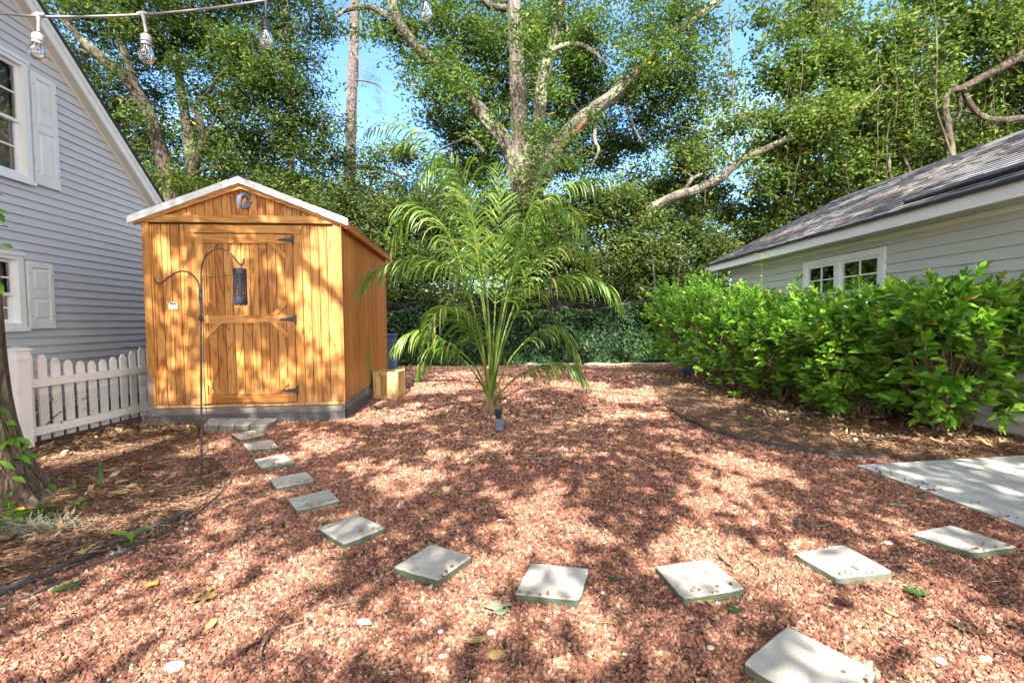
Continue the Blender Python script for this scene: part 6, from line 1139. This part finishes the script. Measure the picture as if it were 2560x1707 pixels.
# ------------------------------------------------------------------ fallen leaves, twigs, pebbles
OAKL = [(0, -.5), (.04, -.5), (.05, -.28), (.22, -.22), (.30, -.30), (.26, -.12), (.12, -.06), (.16, .06), (.42, .10), (.50, .02), (.46, .24), (.20, .22), (.16, .34), (.24, .44), (.10, .42), (.0, .56), (-.08, .40), (-.22, .46), (-.17, .32), (-.20, .20), (-.44, .26), (-.50, .06), (-.38, .12), (-.15, .05), (-.12, -.08), (-.25, -.10), (-.30, -.28), (-.2, -.2), (-.05, -.28), (-.03, -.5)]
OVL = [(0, -.62), (.02, -.5), (.16, -.35), (.26, -.1), (.26, .15), (.16, .38), (0, .5), (-.16, .38), (-.26, .15), (-.26, -.1), (-.16, -.35), (-.02, -.5)]
def fallen(kind, x, y, size, rot, mat, label, seed=0, lift=.03, group='fallen leaves'):
    size *= .86
    r = random.Random(seed + int(x)); pts = OAKL if kind == 'oak' else OVL; c = g2(x, y); tri = tessellate_polygon([[Vector((p[0], p[1], 0)) for p in pts]]); mb = MB(); cu = r.uniform(.15, .5)
    vs = [(p[0] * size, p[1] * size, size * (cu * abs(p[0]) ** 1.4 + .12 * p[1] * p[1] + .03 * math.sin(p[0] * 9 + p[1] * 7))) for p in pts]; mb.add(vs, [tuple(t) for t in tri], r.random()); o = mb.build('fallen_leaf', M[mat]); o.location = (c[0], c[1], lift); o.rotation_euler = (r.uniform(-.12, .12), r.uniform(-.12, .12), rot)
    sm_ = o.modifiers.new('thick', 'SOLIDIFY'); sm_.thickness = .0008; return tag(o, label, 'leaf', group)
fallen('oak', 1145, 1418, .15, .3, 'leaf_pale', 'pale grey green oak leaf below the squarely set stepping stone', lift=.035)
fallen('oval', 1095, 1487, .085, -1.2, 'leaf_tan', 'olive brown oval leaf near the bottom middle', 1); fallen('oval', 1140, 1522, .09, 1.4, 'leaf_tan', 'curled olive leaf at the bottom edge, centre', 2)
fallen('oak', 1612, 1392, .13, -1.2, 'leaf_tan', 'tan oak leaf touching the blackened stepping stone'); fallen('oval', 1685, 1416, .075, 1.3, 'leaf_greenf', 'small bright green leaf right of the tan oak leaf')
fallen('oak', 2110, 1378, .115, 1.3, 'leaf_greenf', 'dark green oak leaf in the lower right gravel', lift=.035); fallen('oval', 2045, 1424, .05, .5, 'leaf_tan', 'small tan leaf in the lower right sun patch')
fallen('oval', 348, 1357, .075, 1.5, 'leaf_yellow', 'yellow oval leaf on the lower left gravel'); fallen('oak', 462, 1390, .14, -1.2, 'leaf_tan', 'long tan lobed leaf on the lower left gravel')
fallen('oak', 205, 1278, .14, 1.7, 'leaf_tan', 'tan oak leaf lying on the left edging strip'); fallen('oak', 270, 1282, .11, -.6, 'leaf_grey', 'grey curled leaf on the left edging strip'); fallen('oval', 350, 1252, .05, 1.2, 'leaf_yellow', 'orange yellow leaf on the left hose')
fallen('oak', 280, 1140, .13, 1.4, 'leaf_tan', 'tan oak leaf in the left mulch right of the blade plant'); fallen('oval', 485, 1450, .08, .2, 'leaf_tan', 'pale tan leaf among the lower left stones')
fallen('oval', 115, 1348, .075, .4, 'leaf_greenf', 'green leaf on the left edging strip near the edge'); fallen('oval', 155, 1362, .12, -1.0, 'leaf_greenf', 'long grey green leaf lying across the left hose')
fallen('oval', 836, 1445, .09, 1.3, 'leaf_grey', 'dark grey curled leaf in the lower middle left gravel'); fallen('oak', 792, 1113, .09, .4, 'leaf_grey', 'small pale grey leaf beside the fourth stepping stone')
fallen('oval', 1408, 1344, .07, 1.0, 'leaf_greenf', 'green folded leaf right of the squarely set stepping stone'); fallen('oval', 2010, 1128, .05, 1.2, 'leaf_yellow', 'yellow leaf against the concrete slab edge', lift=.04)
fallen('oval', 2092, 1120, .045, .9, 'leaf_yellow', 'golden leaf by the middle of the slab edge') ; fallen('oval', 1440, 1100, .06, .3, 'leaf_tan', 'tan leaf in the gravel right of the palm'); fallen('oak', 2215, 1460, .10, .9, 'leaf_tan', 'brown lobed leaf near the lower right corner')
fallen('oval', 960, 1218, .05, .7, 'leaf_greenf', 'small dark green leaf above the diamond turned stone'); fallen('oval', 412, 1190, .06, 1.5, 'leaf_greenf', 'green leaf beside the left hose bend'); fallen('oval', 1528, 1340, .06, .1, 'leaf_yellow', 'brown yellow leaf leaning on the blackened stone side', lift=.04)
def twig(pts, r0, label, forks=(), mat='twig', lift=.025, seed=0):
    r = random.Random(seed + int(pts[0][0])); P = [g2(x, y) + np.array([0, 0, lift + r.uniform(0, .012)]) for x, y in pts]; o3_ = P[0].copy(); o3_[2] = 0; mb = MB(); S_ = spline([p - o3_ for p in P], 4); mb.tube(S_, lerp_r([r0, r0 * .8, r0 * .35], len(S_)), 6)
    for f in forks: Q = [g2(x, y) + np.array([0, 0, lift + r.uniform(0, .03)]) - o3_ for x, y in f]; S2 = spline(Q, 4); mb.tube(S2, lerp_r([r0 * .5, r0 * .2], len(S2)), 5)
    o = mb.build('twig', M[mat], smooth=True); o.location = tuple(o3_); return tag(o, label, 'twig', 'fallen twigs')
twig([(632, 1455), (612, 1485), (600, 1515), (603, 1570)], .0055, 'grey crooked twig running off the bottom edge, left of centre')
twig([(762, 1410), (800, 1398), (858, 1384)], .006, 'straight brown twig in the lower middle gravel')
twig([(550, 1250), (553, 1295), (575, 1305), (620, 1312)], .0035, 'thin bent twig left of the stepping stone curve', [[(553, 1295), (540, 1312)]])
twig([(150, 1300), (170, 1265), (185, 1240), (230, 1200)], .0045, 'forked grey twig in the left mulch', [[(160, 1285), (200, 1258), (225, 1240)]])
twig([(112, 1102), (122, 1110), (118, 1122), (110, 1132)], .006, 'bleached white curled twig in the left mulch', [[(112, 1102), (104, 1098)], [(118, 1104), (128, 1096)]], 'log')
twig([(1350, 1208), (1372, 1222), (1398, 1238)], .006, 'dark short twig in the middle right gravel')
twig([(2040, 1168), (2062, 1170), (2090, 1174)], .012, 'lichen covered stick below the slab edge', (), 'log'); twig([(2100, 1157), (2125, 1160), (2155, 1162)], .007, 'smaller lichen covered stick beside the slab edge', (), 'log')
twig([(1650, 1284), (1668, 1302), (1685, 1318)], .010, 'thick dark stick behind the blackened stepping stone')
twig([(1790, 1185), (1830, 1205), (1880, 1222), (1925, 1210)], .0055, 'long curved twig above the tilted stepping stone', [[(1900, 1216), (1880, 1195), (1862, 1180)], [(1880, 1222), (1850, 1212)]])
twig([(1920, 1330), (1990, 1322), (2050, 1328), (2110, 1355)], .0035, 'thin twig running right from the tilted stepping stone'); twig([(2200, 1335), (2225, 1320), (2260, 1312)], .004, 'thin twig in the gravel below the rightmost stone')
twig([(1722, 1300), (1745, 1325), (1735, 1350), (1700, 1375)], .004, 'forked twig in the bright patch right of the blackened stone', [[(1745, 1325), (1790, 1345), (1830, 1370), (1860, 1385)], [(1790, 1345), (1788, 1375)]])
twig([(1205, 1062), (1250, 1060), (1300, 1050)], .006, 'dark twig in front of the solar light'); twig([(1290, 1108), (1330, 1110), (1360, 1116)], .006, 'dark straight twig right of the middle gravel'); twig([(1720, 1142), (1770, 1140)], .007, 'short dark twig left of the concrete slab')
twig([(2205, 1450), (2215, 1475), (2205, 1500)], .005, 'red brown twig near the lower right corner'); twig([(1120, 1340), (1060, 1322), (1180, 1345)][:2] + [(1020, 1330)], .003, 'hair thin twig left of the squarely set stepping stone')
twig([(752, 1235), (790, 1215), (830, 1196)], .0035, 'thin twig lying across the sixth stepping stone', (), 'twig', .055); twig([(2205, 1232), (2225, 1227), (2238, 1232)], .004, 'curled dark twig on top of the rightmost stepping stone', (), 'twig', .055)
twig([(455, 1055), (505, 1060), (530, 1066)], .009, 'dark chunk of bark beside the pole foot'); twig([(2110, 940), (2060, 958), (2010, 975)], .010, 'bare branch leaning out from under the hedge', (), 'log', .06)
twig([(470, 1045), (540, 1072), (560, 1075)], .004, 'thin twig running from the pole towards the stepping stones')
def stone(x, y, s, mat, lab, seed):
    r = np.random.default_rng(seed); c = g2(x, y); mb = MB(); n = 12; prof = [(.0, -.3), (.7, -.2), (1, .1), (.8, .4), (.35, .58), (0, .62)]; mb.lathe([(a * s, b * s * .8) for a, b in prof], n=n); mb.v = [tuple(np.array(p) * (1 + .12 * math.sin(p[0] * 70 + seed) + .1 * math.cos(p[1] * 60))) for p in mb.v]; o = mb.build('pebble', mat, smooth=True); o.location = (c[0], c[1], .022); return tag(o, lab, 'stone', 'pale pebbles')
cream = paint('cream_pebble', (.60, .53, .42), .7, .15); wht = paint('white_pebble', (.80, .79, .76), .6, .06)
for i, (x, y, s, mt, lab) in enumerate([(2037, 1256, .022, cream, 'large cream pebble between the two right hand stepping stones'), (1128, 1465, .013, wht, 'white pebble near the bottom middle leaf'), (1012, 1462, .010, wht, 'white chip left of the bottom middle leaf'), (2162, 1532, .016, wht, 'white pebble in the lower right sun patch'), (1632, 1500, .013, cream, 'cream pebble left of the nearest stepping stone'), (400, 1545, .030, cream, 'large orange cream rock at the bottom left edge'), (430, 1252, .010, wht, 'white pebble above the lower left leaf'), (1015, 1520, .010, wht, 'white chip at the bottom middle left'), (2262, 1528, .014, wht, 'white pebble at the lower right corner'), (1148, 1202, .009, wht, 'white chip in the middle gravel')]): stone(x, y, s, mt, lab, i)
